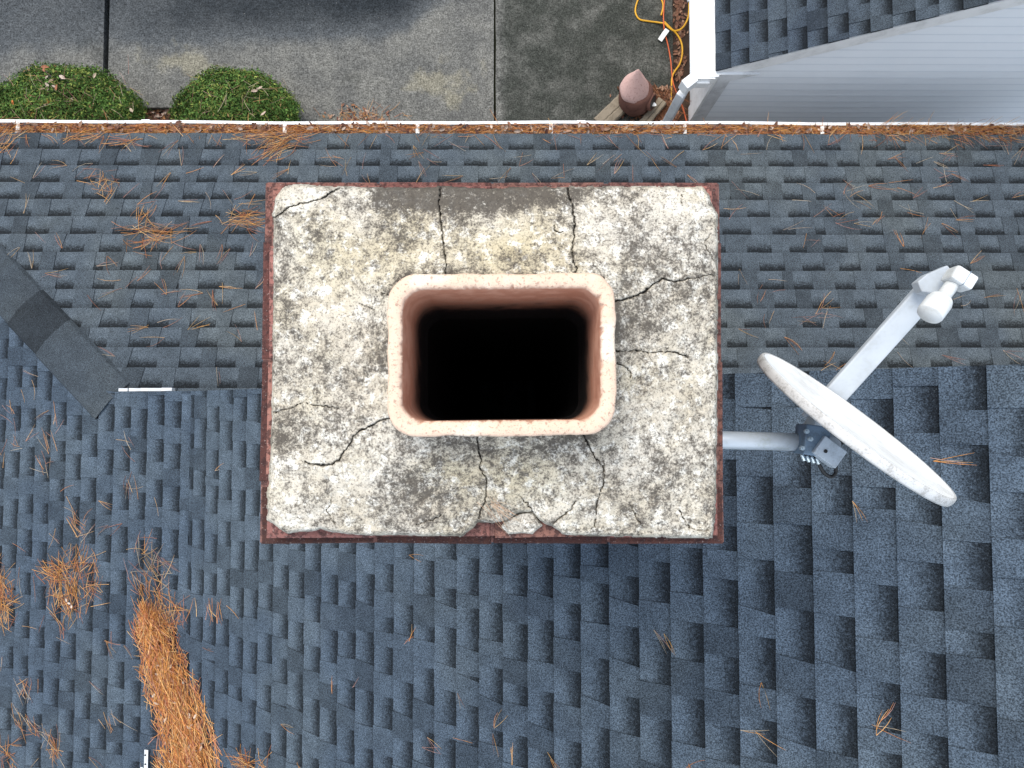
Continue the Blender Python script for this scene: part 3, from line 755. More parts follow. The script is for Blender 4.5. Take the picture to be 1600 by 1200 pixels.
# ------------------------------------------------------------------ SATELLITE DISH
def dish():
    Cn = P(1336, 658, 1.55)
    al = R(22); hN = Vector((.575, .818, 0)).normalized(); hd = Vector((hN.y, -hN.x, 0))
    N = hN * math.cos(al) + Vector((0, 0, math.sin(al))); T = -hN * math.sin(al) + Vector((0, 0, math.cos(al)))
    RH, RT = .243, .242
    pole0 = P(1100, 683, 1.62); 
    xw = rs_[1]
    pA = Vector((xw - .004, P(1128, 685, 1.62).y, HC - 1.62)); pB = Vector((P(1258, 691, 1.62).x, P(1258, 691, 1.62).y, HC - 1.62))
    root = empty('satellite_dish', pA, 'white satellite dish on a grey arm bolted to the side of the brick chimney', 'satellite dish')
    nr, na = 14, 96
    def ringp(r, dep): return [Cn + hd * (RH * r * math.cos(2 * math.pi * i / na)) + T * (RT * r * math.sin(2 * math.pi * i / na)) - N * dep for i in range(na)]
    rows = [ringp(r, -.001 + .011 * (1 - r * r)) for r in np.linspace(.03, .965, nr)]
    rows += [ringp(.985, -.001)]
    rim = [ringp(.985, -.0012), ringp(1.0, -.0018), ringp(1.010, .001), ringp(1.014, .006), ringp(1.012, .015), ringp(1.004, .0195), ringp(.985, .018), ringp(.97, .012)]
    rows2 = [ringp(r, .010 + .011 * (1 - r * r)) for r in np.linspace(.975, .03, 8)]
    def sheetmesh(rows, nm, m, caps):
        b = MB(); vs = [p for r_ in rows for p in r_]
        fs = [(i * na + j, i * na + (j + 1) % na, (i + 1) * na + (j + 1) % na, (i + 1) * na + j) for i in range(len(rows) - 1) for j in range(na)]
        if caps & 1: fs.append(tuple(range(na - 1, -1, -1)))
        if caps & 2: fs.append(tuple(range((len(rows) - 1) * na, len(rows) * na)))
        b.add(vs, fs); b.build(nm, m, root, True)
    sheetmesh(rows, 'reflector', M['dish'], 1); sheetmesh(rim, 'rim', M['dish_rim'], 0); sheetmesh(rows2, 'reflector_back', M['arm'], 2)
    rot = Matrix((hd, N, T)).transposed()
    # feed arm under the dish out to the feed
    a0 = P(1300, 622, 1.80); a1 = P(1452, 452, 1.70)
    d = (a1 - a0).normalized(); side = d.cross(Vector((0, 0, 1))).normalized(); up = side.cross(d)
    ra = Matrix((d, side, up)).transposed()
    b = MB(); L = (a1 - a0).length
    b.box(a0 + d * (L / 2 - .03), (L + .10, .058, .022), ra); b.build('feed_arm', M['arm'], root, False, .004)
    back = Cn - N * .045
    b = MB(); q0 = a0 - d * .04; b.tube([q0 - up * .004, q0 - N * .06 + T * .03, back - N * .035 - T * .03, back - N * .03], [.018, .02, .022, .022], 10)
    b.build('arm_bracket', M['arm'], root, True)
    # feed bracket and feed horn
    b = MB(); Zb = 1.645
    b.prism([P(x, y, Zb) for x, y in ((1434, 440), (1449, 428), (1481, 414), (1499, 438), (1478, 455), (1456, 458), (1441, 456))], (0, 0, -.030))
    b.build('feed_bracket', M['arm'], root, False, .003)
    b = MB()
    cc = P(1499, 436, 1.60)
    r2 = Matrix.Rotation(R(-33), 3, 'Z')
    b.box(cc, (.056, .036, .046), r2); fb = b.build('feed_box', M['lnb'], root, False, .006)
    b = MB(); b.box(cc + r2 @ Vector((.004, 0, .0001)), (.0010, .0364, .0464), r2); b.build('seam', M['bracket'], fb)
    g0 = P(1489, 443, 1.605); g1 = P(1452, 492, 1.585); dv = (g1 - g0)
    b = MB(); b.tube([g0, g0 + dv * .5], .0155, 20)
    neck = b.build('feed_neck', M['lnb'], root, True)
    b = MB(); s_ = lambda t: g0 + dv * t
    b.tube([s_(.46), s_(.50), s_(.56), s_(.565), s_(.58), s_(.60), s_(.96), s_(1.0)], [.010, .025, .0275, .0275, .0255, .0290, .0290, .0275], 28)
    b.build('feed_horn', M['lnb'], root, True)
    # wall pole, flange and mount
    b = MB(); b.tube([pA, pA.lerp(pB, .5), pB], .0205, 24); b.build('pole', M['pole'], root, True)
    b = MB(); b.box((xw + .004, pA.y, pA.z), (.008, .11, .16)); b.build('wall_plate', M['pole'], root, False, .002)
    b = MB(); rm = Matrix.Rotation(R(-8), 3, 'Z')
    mc = P(1268, 688, 1.60)
    b.box(mc, (.056, .068, .062), rm); b.box(mc + Vector((.004, -.008, -.006)), (.050, .040, .046), Matrix.Rotation(R(-38), 3, 'Z'))
    br = b.build('mount_bracket', M['bracket'], root, False, .003)
    for (x, y, z_) in ((1259, 674, 1.558), (1265, 686, 1.556), (1252, 700, 1.56)):
        b = MB(); q = P(x, y, z_); b.tube([q, q + Vector((0, 0, .008))], .0055, 6); b.tube([q + Vector((0, 0, .008)), q + Vector((0, 0, .013))], .003, 6); b.build('bolt', M['bolt'], br)
    for i in range(4):
        b = MB(); q = P(1253 + i * 7.5, 711 + i * 1.8, 1.60); b.tube([q, q + Vector((.004, -.013, .004))], [.0045, .0045], 8); b.build('bolt', M['bolt'], br)
    b = MB(); pc = P(1293, 706, 1.572)
    rp = Matrix.Rotation(R(-36.5), 3, 'Z')
    b.box(pc, (.060, .046, .030), rp)
    b.tube([pc + Vector((.0, .0, -.005)), back - N * .035 - T * .06], .018, 12)
    pt_ = b.build('mount_plate', M['plate'], root, False, .002)
    b = MB(); q = P(1290, 705, 1.5562); b.tube([q, q + Vector((0, 0, .0012))], .0042, 14); b.build('bolt_hole', M['black'], pt_)
    b = MB()
    b.tube(spline([P(1272, 708, 1.61), P(1279, 724, 1.60), P(1287, 738, 1.61), P(1298, 745, 1.62), P(1306, 738, 1.62), P(1306, 718, 1.62), P(1315, 690, 1.66)], 8), .0042, 10)
    b.build('cable', M['black'], root, True)
    # dark seam around the feed box
dish()

# ------------------------------------------------------------------ GARAGE
gar = empty('garage', (3.5, 6, 0), 'grey sided garage with white gutter and dark shingles across the driveway', 'garage')
YW = 3.0; XEV = P(1117, 60, 5.93).x; RX = 4.4; YGF = 2.95
PL['H'] = (6.936 - 1.20 * RX, -.60, 0)
b = MB()
def deckg(pl, x0, x1):
    b.prism([(x, y, pz(pl, x, y) - .008) for x, y in ((x0, YGF), (x1, YGF), (x1, 10), (x0, 10))], (0, 0, -.04), (.6, 0, 0))
deckg('G', XEV, RX); deckg('H', RX, 2 * RX - XEV)
b.build('roof_deck', M['shingle_garage'], gar)
shingles('roof', M['shingle_garage'], gar, 'G', 'x+', .150, XEV - .01, RX, hit(1142.5, 60, 'G').x, lambda x: (YGF - .01, 10), 31, .12, .20)
shingles('roof', M['shingle_garage'], gar, 'H', 'x-', .150, RX, 2 * RX - XEV, RX, lambda x: (YGF - .01, 10), 32)
b = MB()
ztop = lambda x: min(pz('G', x, 0), pz('H', x, 0)) - .11
XW0 = P(1128, 104, 5.93).x
XW1 = 2 * RX - XW0
b.prism([(XW0 + .02, YW, -.1), (XW1 - .02, YW, -.1), (XW1 - .02, YW, ztop(XW1 - .02)), (RX, YW, ztop(RX)), (XW0 + .02, YW, ztop(XW0 + .02))], (0, .08, 0))
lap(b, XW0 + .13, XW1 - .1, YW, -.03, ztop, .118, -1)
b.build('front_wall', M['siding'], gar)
b = MB()
b.box((XW0 + .05, (YW + 10) / 2 + .05, (ztop(XW0) - .1) / 2), (.08, 10 - YW - .1, ztop(XW0) + .1))
b.build('side_wall', M['white'], gar)
b = MB(); b.box((XW1 - .05, (YW + 10) / 2 + .05, (ztop(XW0) - .1) / 2), (.08, 10 - YW - .1, ztop(XW0) + .1))
b.build('side_wall', M['white'], gar)
b = MB(); b.box((XW0 + .065, YW - .018, (ztop(XW0 + .1)) / 2), (.115, .030, ztop(XW0 + .1) + .02)); b.build('corner_board', M['board'], gar)
b = MB(); b.box((XW0 - .002, YW + .05, (ztop(XW0)) / 2), (.024, .16, ztop(XW0) + .02)); b.build('corner_board', M['white'], gar)
# rake board and its soffit
b = MB()
z0, z1 = pz('G', XEV, 0), pz('G', RX, 0)
b.prism([(XEV, YGF - .012, z0 - .012), (RX, YGF - .012, z1 - .012), (RX, YGF - .012, z1 - .15), (XEV + .05, YGF - .012, z0 - .135)], (0, .020, 0))
b.prism([(2 * RX - XEV, YGF - .012, z0 - .012), (RX, YGF - .012, z1 - .012), (RX, YGF - .012, z1 - .15), (2 * RX - XEV - .05, YGF - .012, z0 - .135)], (0, .020, 0))
b.build('rake_board', M['white'], gar)
b = MB()
zq = lambda x: pz('G', x, 0) - .016
xr = P(1207, 100, 5.6).x
b.prism([(XEV, YGF - .035, zq(XEV)), (xr, YGF - .035, zq(XEV) - .16 + .165), (XEV + .05, YGF - .035, zq(XEV) - .16)], (0, .022, 0))
b.build('eave_return', M['board'], gar)
# gutter with a closed cover
b = MB(); gx0 = P(1076, 60, 5.95).x; gz = pz('G', XEV, 0) - .03
b.prism([(gx0, 0, gz), (XEV + .02, 0, gz + .012), (XEV + .02, 0, gz - .11), (gx0 + .04, 0, gz - .11), (gx0 + .012, 0, gz - .05), (gx0, 0, gz - .02)], (0, 7.2, 0))
b.v = [(x, y + 2.90, z) for x, y, z in b.v]
b.build('gutter', M['white'], gar, False, .003)
b = MB(); b.box(((gx0 + XEV) / 2 + .005, 2.893, gz - .05), (XEV - gx0 - .03, .012, .10)); b.build('end_cap', M['white'], gar)
# downspout
dx, dy = P(1069, 140, 6.05).x, P(1069, 140, 6.05).y
b = MB(); rz = Matrix.Rotation(R(-38), 3, 'Z')
b.box((dx, dy, (gz - .2) / 2 + .06), (.072, .10, gz - .30), rz)
ds = b.build('downspout', M['board'], gar, False, .006)
b = MB()
e0 = Vector((gx0 + .07, 2.93, gz - .115)); e1 = Vector((dx, dy, gz - .10))
b.box(Vector((dx + .01, dy + .005, gz - .055)), (.118, .088, .13), Matrix.Rotation(R(38), 3, 'Z'))
b.box(Vector((dx + .11, dy + .045, gz - .085)), (.17, .085, .09))
b.build('elbow', M['white'], ds, False, .006)
b = MB(); b.box((dx - .01, dy - .03, .05), (.16, .18, .10), rz); b.build('outlet', M['white'], ds, False, .004)

# ------------------------------------------------------------------ YARD THINGS
def shrub(px, py, rx, ry, h, seed, label):
    c_ = P(px, py, HC); rnd = random.Random(seed); rs = np.random.RandomState(seed)
    root = empty('round_shrub', (c_.x, c_.y, -.06), label, 'shrub', 'clipped shrubs along the house wall')
    b = MB(); zc = h * .42
    lump = lambda a, e: 1 + .035 * math.sin(3 * a + seed) + .025 * math.sin(7 * a + 2 * seed + 3 * e) + .025 * math.sin(5 * e + a * 2)
    n = 26000
    for i in range(n):
        a = rnd.uniform(0, 2 * math.pi); s = rnd.uniform(-.55, 1); e = math.asin(s)
        k_ = lump(a, e) * (1.02 + rnd.gauss(-.03, .055)) if rnd.random() < .8 else rnd.uniform(.6, .95)
        p = Vector((math.cos(a) * math.cos(e) * rx * k_, math.sin(a) * math.cos(e) * ry * k_, zc + math.sin(e) * (h - zc) * k_))
        if p.z < .02: p.z = rnd.uniform(.02, .12)
        nn = Vector((p.x / rx, p.y / ry, (p.z - zc) / (h - zc) + .25)).normalized()
        d = (nn + Vector((rnd.gauss(0, .6), rnd.gauss(0, .6), rnd.gauss(0, .5)))).normalized()
        u = d.orthogonal().normalized(); u = Matrix.Rotation(rnd.uniform(0, 6.28), 3, d) @ u; v = d.cross(u)
        L = rnd.uniform(.011, .025); W_ = L * rnd.uniform(.22, .42)
        P_ = Vector((c_.x, c_.y, -.06)) + p
        g = math.sin(p.x * 9 + seed) * math.sin(p.y * 8 + 1) * .22 + rnd.uniform(.55, 1.5)
        if rnd.random() < .03: col = (.20 * g, .13 * g, .06 * g)
        elif rnd.random() < .22: col = (.17 * g, .20 * g, .05 * g)
        else: col = (.075 * g, .140 * g, .034 * g)
        b.add([P_ - u * L, P_ + v * W_ + d * .003, P_ + u * L, P_ - v * W_ + d * .003], [(0, 1, 2, 3)], col)
    b.build('crown', M['leaf'], root)
    b = MB()
    for i in range(9):
        a = rnd.uniform(0, 6.28); r_ = rnd.uniform(.3, .75)
        b.tube([(c_.x, c_.y, -.08), (c_.x + .3 * r_ * rx * math.cos(a), c_.y + .3 * r_ * ry * math.sin(a), h * .3), (c_.x + r_ * rx * math.cos(a), c_.y + r_ * ry * math.sin(a), h * .65)], [.018, .013, .006], 6)
    b.build('stem', M['bark'], root)
shrub(120, 192, .725, .46, .54, 3, 'wide clipped green shrub with brown leaf litter caught in its left side')
shrub(378, 192, .585, .43, .51, 9, 'smaller domed green shrub beside bare soil, with a few pale leaves on top')

# timbers
def timber(p0, p1, wd, label, seed):
    a, c_ = P(*p0, HC - .03), P(*p1, HC - .03); d = (c_ - a); L = d.length; d.normalize(); s = Vector((-d.y, d.x, 0)); rnd = random.Random(seed)
    b = MB(); n = 14; vs = []
    prof = [(-.5, -.06), (-.5, .04), (-.42, .055), (-.12, .058), (-.06, .050), (0, .058), (.4, .056), (.5, .04), (.5, -.06)]
    for i in range(n + 1):
        p = a + d * (L * i / n)
        for (q, z_) in prof: vs.append(p + s * (wd * q + rnd.uniform(-.003, .003)) + Vector((0, 0, z_ + rnd.uniform(-.003, .003))))
    m_ = len(prof)
    fs = [(i * m_ + k_, i * m_ + k_ + 1, (i + 1) * m_ + k_ + 1, (i + 1) * m_ + k_) for i in range(n) for k_ in range(m_ - 1)] + [tuple(range(m_ - 1, -1, -1)), tuple(range(n * m_, (n + 1) * m_))]
    b.add(vs, fs); o = b.build('landscape_timber', M['timber'])
    tag(o, label, 'timber', 'weathered timbers by the clay pot')
timber((936, 197), (985, 150), .17, 'weathered grey timber sticking out left of the clay pot', 1)
timber((1002, 198), (1034, 160), .10, 'narrow split timber between the clay pot and the white downspout', 2)
# clay pot
def pot():
    base = P(990, 162, HC); root = empty('clay_pot', (base.x, base.y, .0), 'rough pink clay pot with a pointed top and dark round opening', 'pot')
    n = 48; b = MB(); O = Vector((base.x, base.y, 0)); lean = Vector((-.02, .01, 0))
    def rev(prof, wob):
        vs = []
        for i, (z, r_) in enumerate(prof):
            for k_ in range(n):
                a = 2 * math.pi * k_ / n; q = r_ * (1 + wob * math.sin(3 * a + z * 9) + wob * .6 * math.sin(7 * a + 20 * z))
                vs.append(O + lean * (z / .4) + Vector((math.cos(a) * q, math.sin(a) * q, z + .006 * math.sin(2 * a + 1))))
        m_ = len(prof)
        return vs, [(i * n + k_, i * n + (k_ + 1) % n, (i + 1) * n + (k_ + 1) % n, (i + 1) * n + k_) for i in range(m_ - 1) for k_ in range(n)] + [tuple(range(n - 1, -1, -1)), tuple(range((m_ - 1) * n, m_ * n))]
    vs, fs = rev([(0, .11), (.02, .140), (.08, .166), (.15, .173), (.21, .168), (.27, .150), (.30, .12)], .02); b.add(vs, fs)
    b.build('body', M['clay_dark'], root, True)
    b = MB(); vs, fs = [[(x - .03, y + .012 + max(0, z - .28) * .18, z) for x, y, z in q] if n_ == 0 else q for n_, q in enumerate(rev([(.275, .125), (.270, .143), (.285, .146), (.32, .134), (.37, .108), (.42, .080), (.47, .052), (.51, .030), (.54, .014), (.55, .004)], .03))]; b.add(vs, fs)
    b.build('lid', M['clay'], root, True)
    an = R(-26); nrm = Vector((math.cos(an), math.sin(an), .35)).normalized(); oc = O + Vector((math.cos(an) * .166, math.sin(an) * .166, .19))
    u = Vector((0, 0, 1)); u = (u - nrm * u.dot(nrm)).normalized(); v = nrm.cross(u)
    def rings(name, lst, m):
        b = MB(); rows = []
        for (rr_, h_) in lst: rows += [oc + (u * 1.05 * math.cos(2 * math.pi * k_ / 28) + v * math.sin(2 * math.pi * k_ / 28)) * rr_ + nrm * h_ for k_ in range(28)]
        fs = [(i * 28 + k_, i * 28 + (k_ + 1) % 28, (i + 1) * 28 + (k_ + 1) % 28, (i + 1) * 28 + k_) for i in range(len(lst) - 1) for k_ in range(28)] + [tuple(range((len(lst) - 1) * 28, len(lst) * 28))]
        b.add(rows, fs); b.build(name, m, root, True)
    rings('lip', ((.082, -.02), (.080, .006), (.070, .012), (.062, .004)), M['clay_dark'])
    rings('opening', ((.063, .006), (.03, .007)), M['black'])
    b = MB(); q = oc - u * .030 - nrm * .02 - Vector((.02, -.01, 0)); d = (nrm * .5 + Vector((.4, -.2, 0)) ).normalized(); s = u.cross(d).normalized(); pl = []
    for t, w_ in ((-.02, .010), (.01, .020), (.04, .024), (.065, .018), (.085, .006)): pl.append((q + d * t, w_))
    b.prism([p + s * w_ for p, w_ in pl] + [p - s * w_ for p, w_ in reversed(pl)], u * .006); o = b.build('plastic_scoop', M['white'], None, False, .002)
    tag(o, 'small white plastic piece poking out of the clay pot opening', 'plastic scoop')
pot()
# extension cords
def cord(name, m, label, runs, r_=.0085):
    b = MB()
    for pts in runs: b.tube(spline([P(x, y, HC - z_) for x, y, z_ in pts], 10), r_, 10)
    o = b.build(name, m, None, True); return tag(o, label, 'cord', 'extension cords by the garage')
cord('extension_cord', M['cord_y'], 'yellow extension cord tied in a loose loop beside the garage gutter',
     [[(1000, -8, .012), (994, 8, .012), (993, 20, .012), (999, 30, .012), (1012, 33, .012), (1027, 35, .015), (1038, 37, .03), (1046, 44, .03), (1053, 48, .025), (1063, 46, .02), (1071, 37, .02), (1076, 22, .02), (1077, -8, .02)],
      [(1033, 24, .02), (1036, 12, .014), (1035, 3, .012), (1030, -8, .012)],
      [(1038, 34, .035), (1048, 44, .03), (1058, 54, .015), (1065, 68, .012), (1066, 84, .012), (1062, 100, .012), (1054, 112, .012), (1050, 122, .012), (1049, 145, .012), (1047, 185, .012)]])
cord('extension_cord', M['cord_o'], 'thin orange extension cord running from the yellow loop to the downspout',
     [[(1039, -8, .03), (1037, 16, .032), (1037, 36, .042), (1039, 52, .03), (1044, 72, .012), (1048, 95, .012), (1050, 118, .014), (1053, 134, .02), (1060, 152, .02), (1068, 172, .02), (1075, 200, .02)]], .0065)
b = MB(); t0, t1 = P(1043, 46, HC - .05), P(1031, 63, HC - .025); d = (t1 - t0).normalized(); s = Vector((-d.y, d.x, 0)).normalized() * .024
mid = (t0 + t1) / 2 + Vector((0, 0, .008))
b.add([t0 + s, t0 - s, mid - s * 1.05, mid + s, t1 - s, t1 + s] , [(0, 1, 2, 3), (3, 2, 4, 5)])
b.add([p + Vector((0, 0, -.001)) for p in (t0 + s, t0 - s, mid - s * 1.05, mid + s, t1 - s, t1 + s)], [(3, 2, 1, 0), (5, 4, 2, 3)])
tag(b.build('paper_tag', M['tag']), 'white paper tag hanging on the knotted yellow cord', 'tag')
b = MB(); q = P(1076, 0, HC - .03); b.tube([q + Vector((0, -.02, 0)), q + Vector((0, .05, 0))], .015, 10)
tag(b.build('cord_plug', M['white'], None, True), 'white plug end on the yellow cord against the garage gutter', 'plug')

# ------------------------------------------------------------------ NEEDLES AND LEAVES
NEEDLE = [(.52, .25, .075), (.47, .20, .055), (.40, .16, .055), (.56, .31, .12), (.34, .12, .055), (.50, .31, .14), (.34, .16, .10)]
GREY = [(.36, .27, .19), (.42, .34, .24), (.30, .17, .14), (.40, .25, .10), (.28, .13, .10)]
class Needles:
    def __init__(s, seed): s.b = MB(); s.r = random.Random(seed)
    def one(s, p, ang, L, pl, lift=.012, pal=NEEDLE, wd=.0016, bright=1.):
        r = s.r; c, a, d = PL[pl]; bend = r.gauss(0, .35); pts = []
        col = r.choice(pal); g = r.uniform(.7, 1.2) * bright; col = tuple(x * g for x in col)
        h0, h1 = lift * r.uniform(.6, 1.6), lift * r.uniform(.6, 1.8)
        x, y = p.x, p.y; A = ang - bend / 2; n = 4
        for i in range(n):
            t = i / (n - 1)
            pts.append(Vector((x, y, HC - c + a * x + d * y + h0 + (h1 - h0) * t)))
            x += math.cos(A) * L / (n - 1); y += math.sin(A) * L / (n - 1); A += bend / (n - 1)
        s.b.tube(pts, [wd, wd, wd * .9, wd * .3], 3, col, False)
    def tuft(s, p, ang, L, pl, n=3, **k):
        for i in range(n): s.one(p, ang + s.r.gauss(0, .16), L * s.r.uniform(.75, 1.1), pl, **k)
    def clump(s, px, py, rx, ry, n, pl, ang=None, sp=.6, L=.19, **k):
        r = s.r
        for i in range(n):
            u, v = px + r.gauss(0, rx * .55), py + r.gauss(0, ry * .55)
            p = hit(u, v, pl); a = (R(ang) + r.gauss(0, sp)) if ang is not None else r.uniform(0, 6.28)
            if r.random() < .5: a += math.pi
            LL = L * r.uniform(.5, 1.15)
            p = p - Vector((math.cos(a), math.sin(a), 0)) * LL * .5
            s.one(p, a, LL, pl, lift=.014 + .010 * r.random(), **k)
    def build(s, label, m=None):
        return tag(s.b.build('pine_needles', m or M['needle']), label, 'pine needles', kind='stuff')
# long heap on the low roof
nd = Needles(1); r = nd.r
Lf = [(948, 226), (985, 216), (1060, 232), (1130, 250), (1210, 258), (1260, 262)]; Rt = [(948, 238), (985, 268), (1060, 302), (1130, 340), (1210, 358), (1260, 372)]
def lerpy(tab, y):
    for (a, x0), (c_, x1) in zip(tab[:-1], tab[1:]):
        if a <= y <= c_: return x0 + (x1 - x0) * (y - a) / (c_ - a)
    return tab[-1][1]
for i in range(3200):
    y = 945 + 310 * r.random() ** .8; t = min(max(r.gauss(.5, .26), -.06), 1.06); e = max(0, min(t, 1 - t)) * 2
    x = lerpy(Lf, y) + (lerpy(Rt, y) - lerpy(Lf, y)) * t
    pl = 'L' if x < 292 else 'B'
    p = hit(x, y, 'L'); 
    if p.x > XB: p.z = pz('B', p.x, p.y)
    a = R(-70) + r.gauss(0, .5) + (math.pi if r.random() < .5 else 0); L = r.uniform(.08, .19)
    q = p - Vector((math.cos(a), math.sin(a), 0)) * L * .5
    nd.one(q, a, L, 'B' if q.x > XB else 'L', lift=.016 + .055 * min(1, e * 2) * r.random(), wd=.0019, bright=1.22)
nd.clump(262, 960, 26, 22, 70, 'L', -80, .7); nd.clump(240, 915, 22, 32, 40, 'L', -75, .5, .17, wd=.0016)
nd.clump(232, 880, 34, 26, 26, 'L', None, wd=.0014, pal=GREY); nd.clump(385, 1190, 20, 12, 40, 'B', None)
nd.build('long orange heap of pine needles running down to the lower left corner of the low roof')
nd = Needles(2)
nd.clump(108, 925, 26, 42, 115, 'L', -75, .6); nd.clump(85, 892, 22, 14, 40, 'L', -30, .4); nd.clump(130, 880, 26, 22, 40, 'L', 60, .6); nd.clump(145, 915, 14, 20, 20, 'L', None)
nd.build('orange star shaped clump of pine needles on the low roof below the hip')
nd = Needles(3)
nd.clump(2, 925, 14, 46, 130, 'L', -85, .6); nd.clump(18, 935, 12, 25, 25, 'L', 0, .8)
nd.build('orange clump of pine needles cut by the left edge on the low roof')
nd = Needles(4); r = nd.r
nd.clump(245, 368, 40, 16, 62, 'A', -5, .5, .20, wd=.0014); nd.clump(225, 335, 16, 14, 14, 'A', 70, .5)
nd.clump(390, 345, 30, 12, 50, 'A', 5, .5, .20, wd=.0014); nd.clump(385, 330, 26, 20, 10, 'A', 40, .6)
nd.clump(160, 288, 24, 18, 26, 'A', None, .6, .17); nd.clump(432, 232, 26, 12, 44, 'A', 30, .5, .24); nd.clump(428, 215, 50, 8, 60, 'A', 8, .4, .24)
nd.clump(8, 215, 14, 26, 30, 'A', 60, .4, .2); nd.clump(140, 212, 40, 5, 24, 'A', 20, .4, .2); nd.clump(200, 222, 30, 8, 14, 'A', 30, .5, .2)
for (x, y) in ((1205, 455), (1190, 465), (1285, 475), (1290, 490), (1478, 272), (1465, 292), (1330, 300), (1345, 320), (1300, 330), (1500, 470), (1590, 470), (1290, 562), (1300, 570), (1200, 505), (1265, 500), (1395, 290), (1375, 340), (1450, 350), (1320, 345), (1248, 352), (1160, 300), (1145, 330), (1260, 380), (1255, 300), (1420, 330), (1590, 240), (1480, 245), (1500, 225), (1560, 235), (955, 250), (1010, 245), (660, 280), (690, 245), (720, 230), (580, 280), (520, 250), (545, 265), (820, 250), (880, 268)):
    nd.clump(x, y, 12, 10, r.randint(2, 4), 'A', r.uniform(-50, 70), .45, .19, wd=.0012, pal=NEEDLE + GREY)
for i in range(85):
    x, y = r.uniform(0, 415), r.uniform(215, 590)
    if y > 380 + x * 1.1: continue
    nd.tuft(hit(x, y, 'A'), r.uniform(0, 6.28), .17, 'A', r.choice((1, 2, 3)), wd=.0015, pal=r.choice((NEEDLE, GREY)), lift=.016)
for i in range(36):
    x, y = r.uniform(1135, 1600), r.uniform(212, 560)
    nd.tuft(hit(x, y, 'A'), r.gauss(.3, .8), .16, 'A', r.choice((1, 2, 3)), wd=.0014, pal=r.choice((NEEDLE, GREY)), lift=.016, bright=.85)
for i in range(24):
    x, y = r.uniform(430, 1130), r.uniform(212, 284)
    nd.tuft(hit(x, y, 'A'), r.uniform(0, 6.28), .16, 'A', r.choice((1, 2, 3)), wd=.0015, pal=r.choice((NEEDLE, GREY)), lift=.016)
for i in range(70):
    x = r.uniform(0, 1600)
    p = hit(x, 212, 'A'); nd.one(p, r.gauss(-1.2, .8), r.uniform(.08, .2), 'A', lift=.018)
nd.build('scattered rust coloured pine needles strewn over the skirt roof below the gutter')
nd = Needles(5); r = nd.r
for (x, y, n, a) in ((120, 815, 26, -60), (135, 820, 14, 70), (40, 1075, 28, -85), (85, 1165, 46, -75), (38, 1120, 20, -60), (98, 985, 8, -50), (170, 1130, 10, -50), (175, 1000, 6, -40), (205, 700, 7, -60), (330, 700, 6, 20), (230, 850, 9, -70), (60, 1140, 20, -40), (90, 660, 8, -75), (50, 600, 7, -70), (75, 690, 10, -60), (30, 690, 8, -20), (205, 760, 8, -70), (15, 640, 7, -60), (5, 700, 12, -80), (75, 725, 12, -60)):
    nd.clump(x, y, 11, 16, max(3, int(n * .6)), 'L', a, .5, .16, wd=.0014, pal=NEEDLE + GREY[:3])
for i in range(44):
    x, y = r.uniform(0, 285), r.uniform(640, 1200)
    if y < 480 + x * 1.2: continue
    nd.tuft(hit(x, y, 'L'), r.gauss(-1.1, .9), .14, 'L', r.choice((1, 2, 3)), wd=.0013, pal=r.choice((NEEDLE, GREY)), lift=.016)
for i in range(14):
    nd.tuft(hit(r.uniform(-8, 30), r.uniform(1160, 1200), 'L'), r.uniform(0, 6.28), .15, 'L', 2, lift=.016)
nd.build('thin scattered pine needles on the low roof left of the chimney')
nd = Needles(6); r = nd.r
for (x, y, a) in ((1328, 782, -70), (1036, 988, -65), (1020, 982, -60), (1155, 1138, 15), (1178, 1140, -30), (1372, 1125, 60), (1360, 1130, -10), (1365, 1145, 70), (1188, 1065, -70), (1450, 715, -12), (1455, 720, 10), (640, 866, 0), (632, 1005, 40), (640, 1000, 80), (520, 1082, 80), (552, 1072, 45), (715, 1080, -65), (660, 1165, 0), (668, 1150, -50), (708, 1150, 0), (772, 1135, 60), (770, 1145, -80), (855, 1172, -35), (860, 1185, -70), (405, 1180, -60), (465, 1190, -60), (440, 1130, 0), (338, 735, 30), (318, 1010, 0), (1070, 1195, 20), (1074, 1190, -70), (800, 1192, 85)):
    nd.tuft(hit(x, y, 'B'), R(a), .10, 'B', r.choice((2, 2, 3)), lift=.015, wd=.0011, pal=NEEDLE[:4] + GREY[1:4])
nd.build('few stray pine needles lying on the steep roof under the chimney')
# straw caught on the mortar cap
PL['C'] = (1.125, 0, 0)
nd = Needles(9); r = nd.r
for i in range(16): nd.one(P(768 + r.gauss(0, 9), 785 + r.gauss(0, 9), 1.125), R(r.uniform(-60, -20)), .045, 'C', lift=.004, wd=.0004, pal=[(.55, .42, .30), (.5, .33, .22)])
nd.build('pale wisp of dry needles caught on the cracked mortar cap')
# gutter litter
nd = Needles(7); r = nd.r
PL['U'] = (HC - zg + .030, 0, 0)
for i in range(3600):
    x = r.uniform(-5.2, 5.2); 
    p = Vector((x, YE + .012 + .082 * r.random(), 0))
    a = r.gauss(0, .30); L = r.uniform(.06, .17)
    q = p - Vector((math.cos(a), math.sin(a), 0)) * L / 2
    q.y = min(max(q.y, YE + .01), YE + .092); e1 = q.y + math.sin(a) * L
    if e1 > YE + .100 or e1 < YE - .03: a *= .15
    nd.one(q, a, L, 'U', lift=.004 + .030 * r.random(), pal=NEEDLE[:3] + [(.30, .10, .04), (.36, .15, .06), (.24, .08, .035), (.50, .24, .09)], wd=.0018, bright=.95)
for i in range(150):      # some cross the lip or the shingles
    x = r.uniform(-4.4, 5.2); nd.one(Vector((x, YE + r.uniform(-.04, .08), 0)), r.uniform(0, 6.28), r.uniform(.08, .16), 'U', lift=.045, bright=1.1)
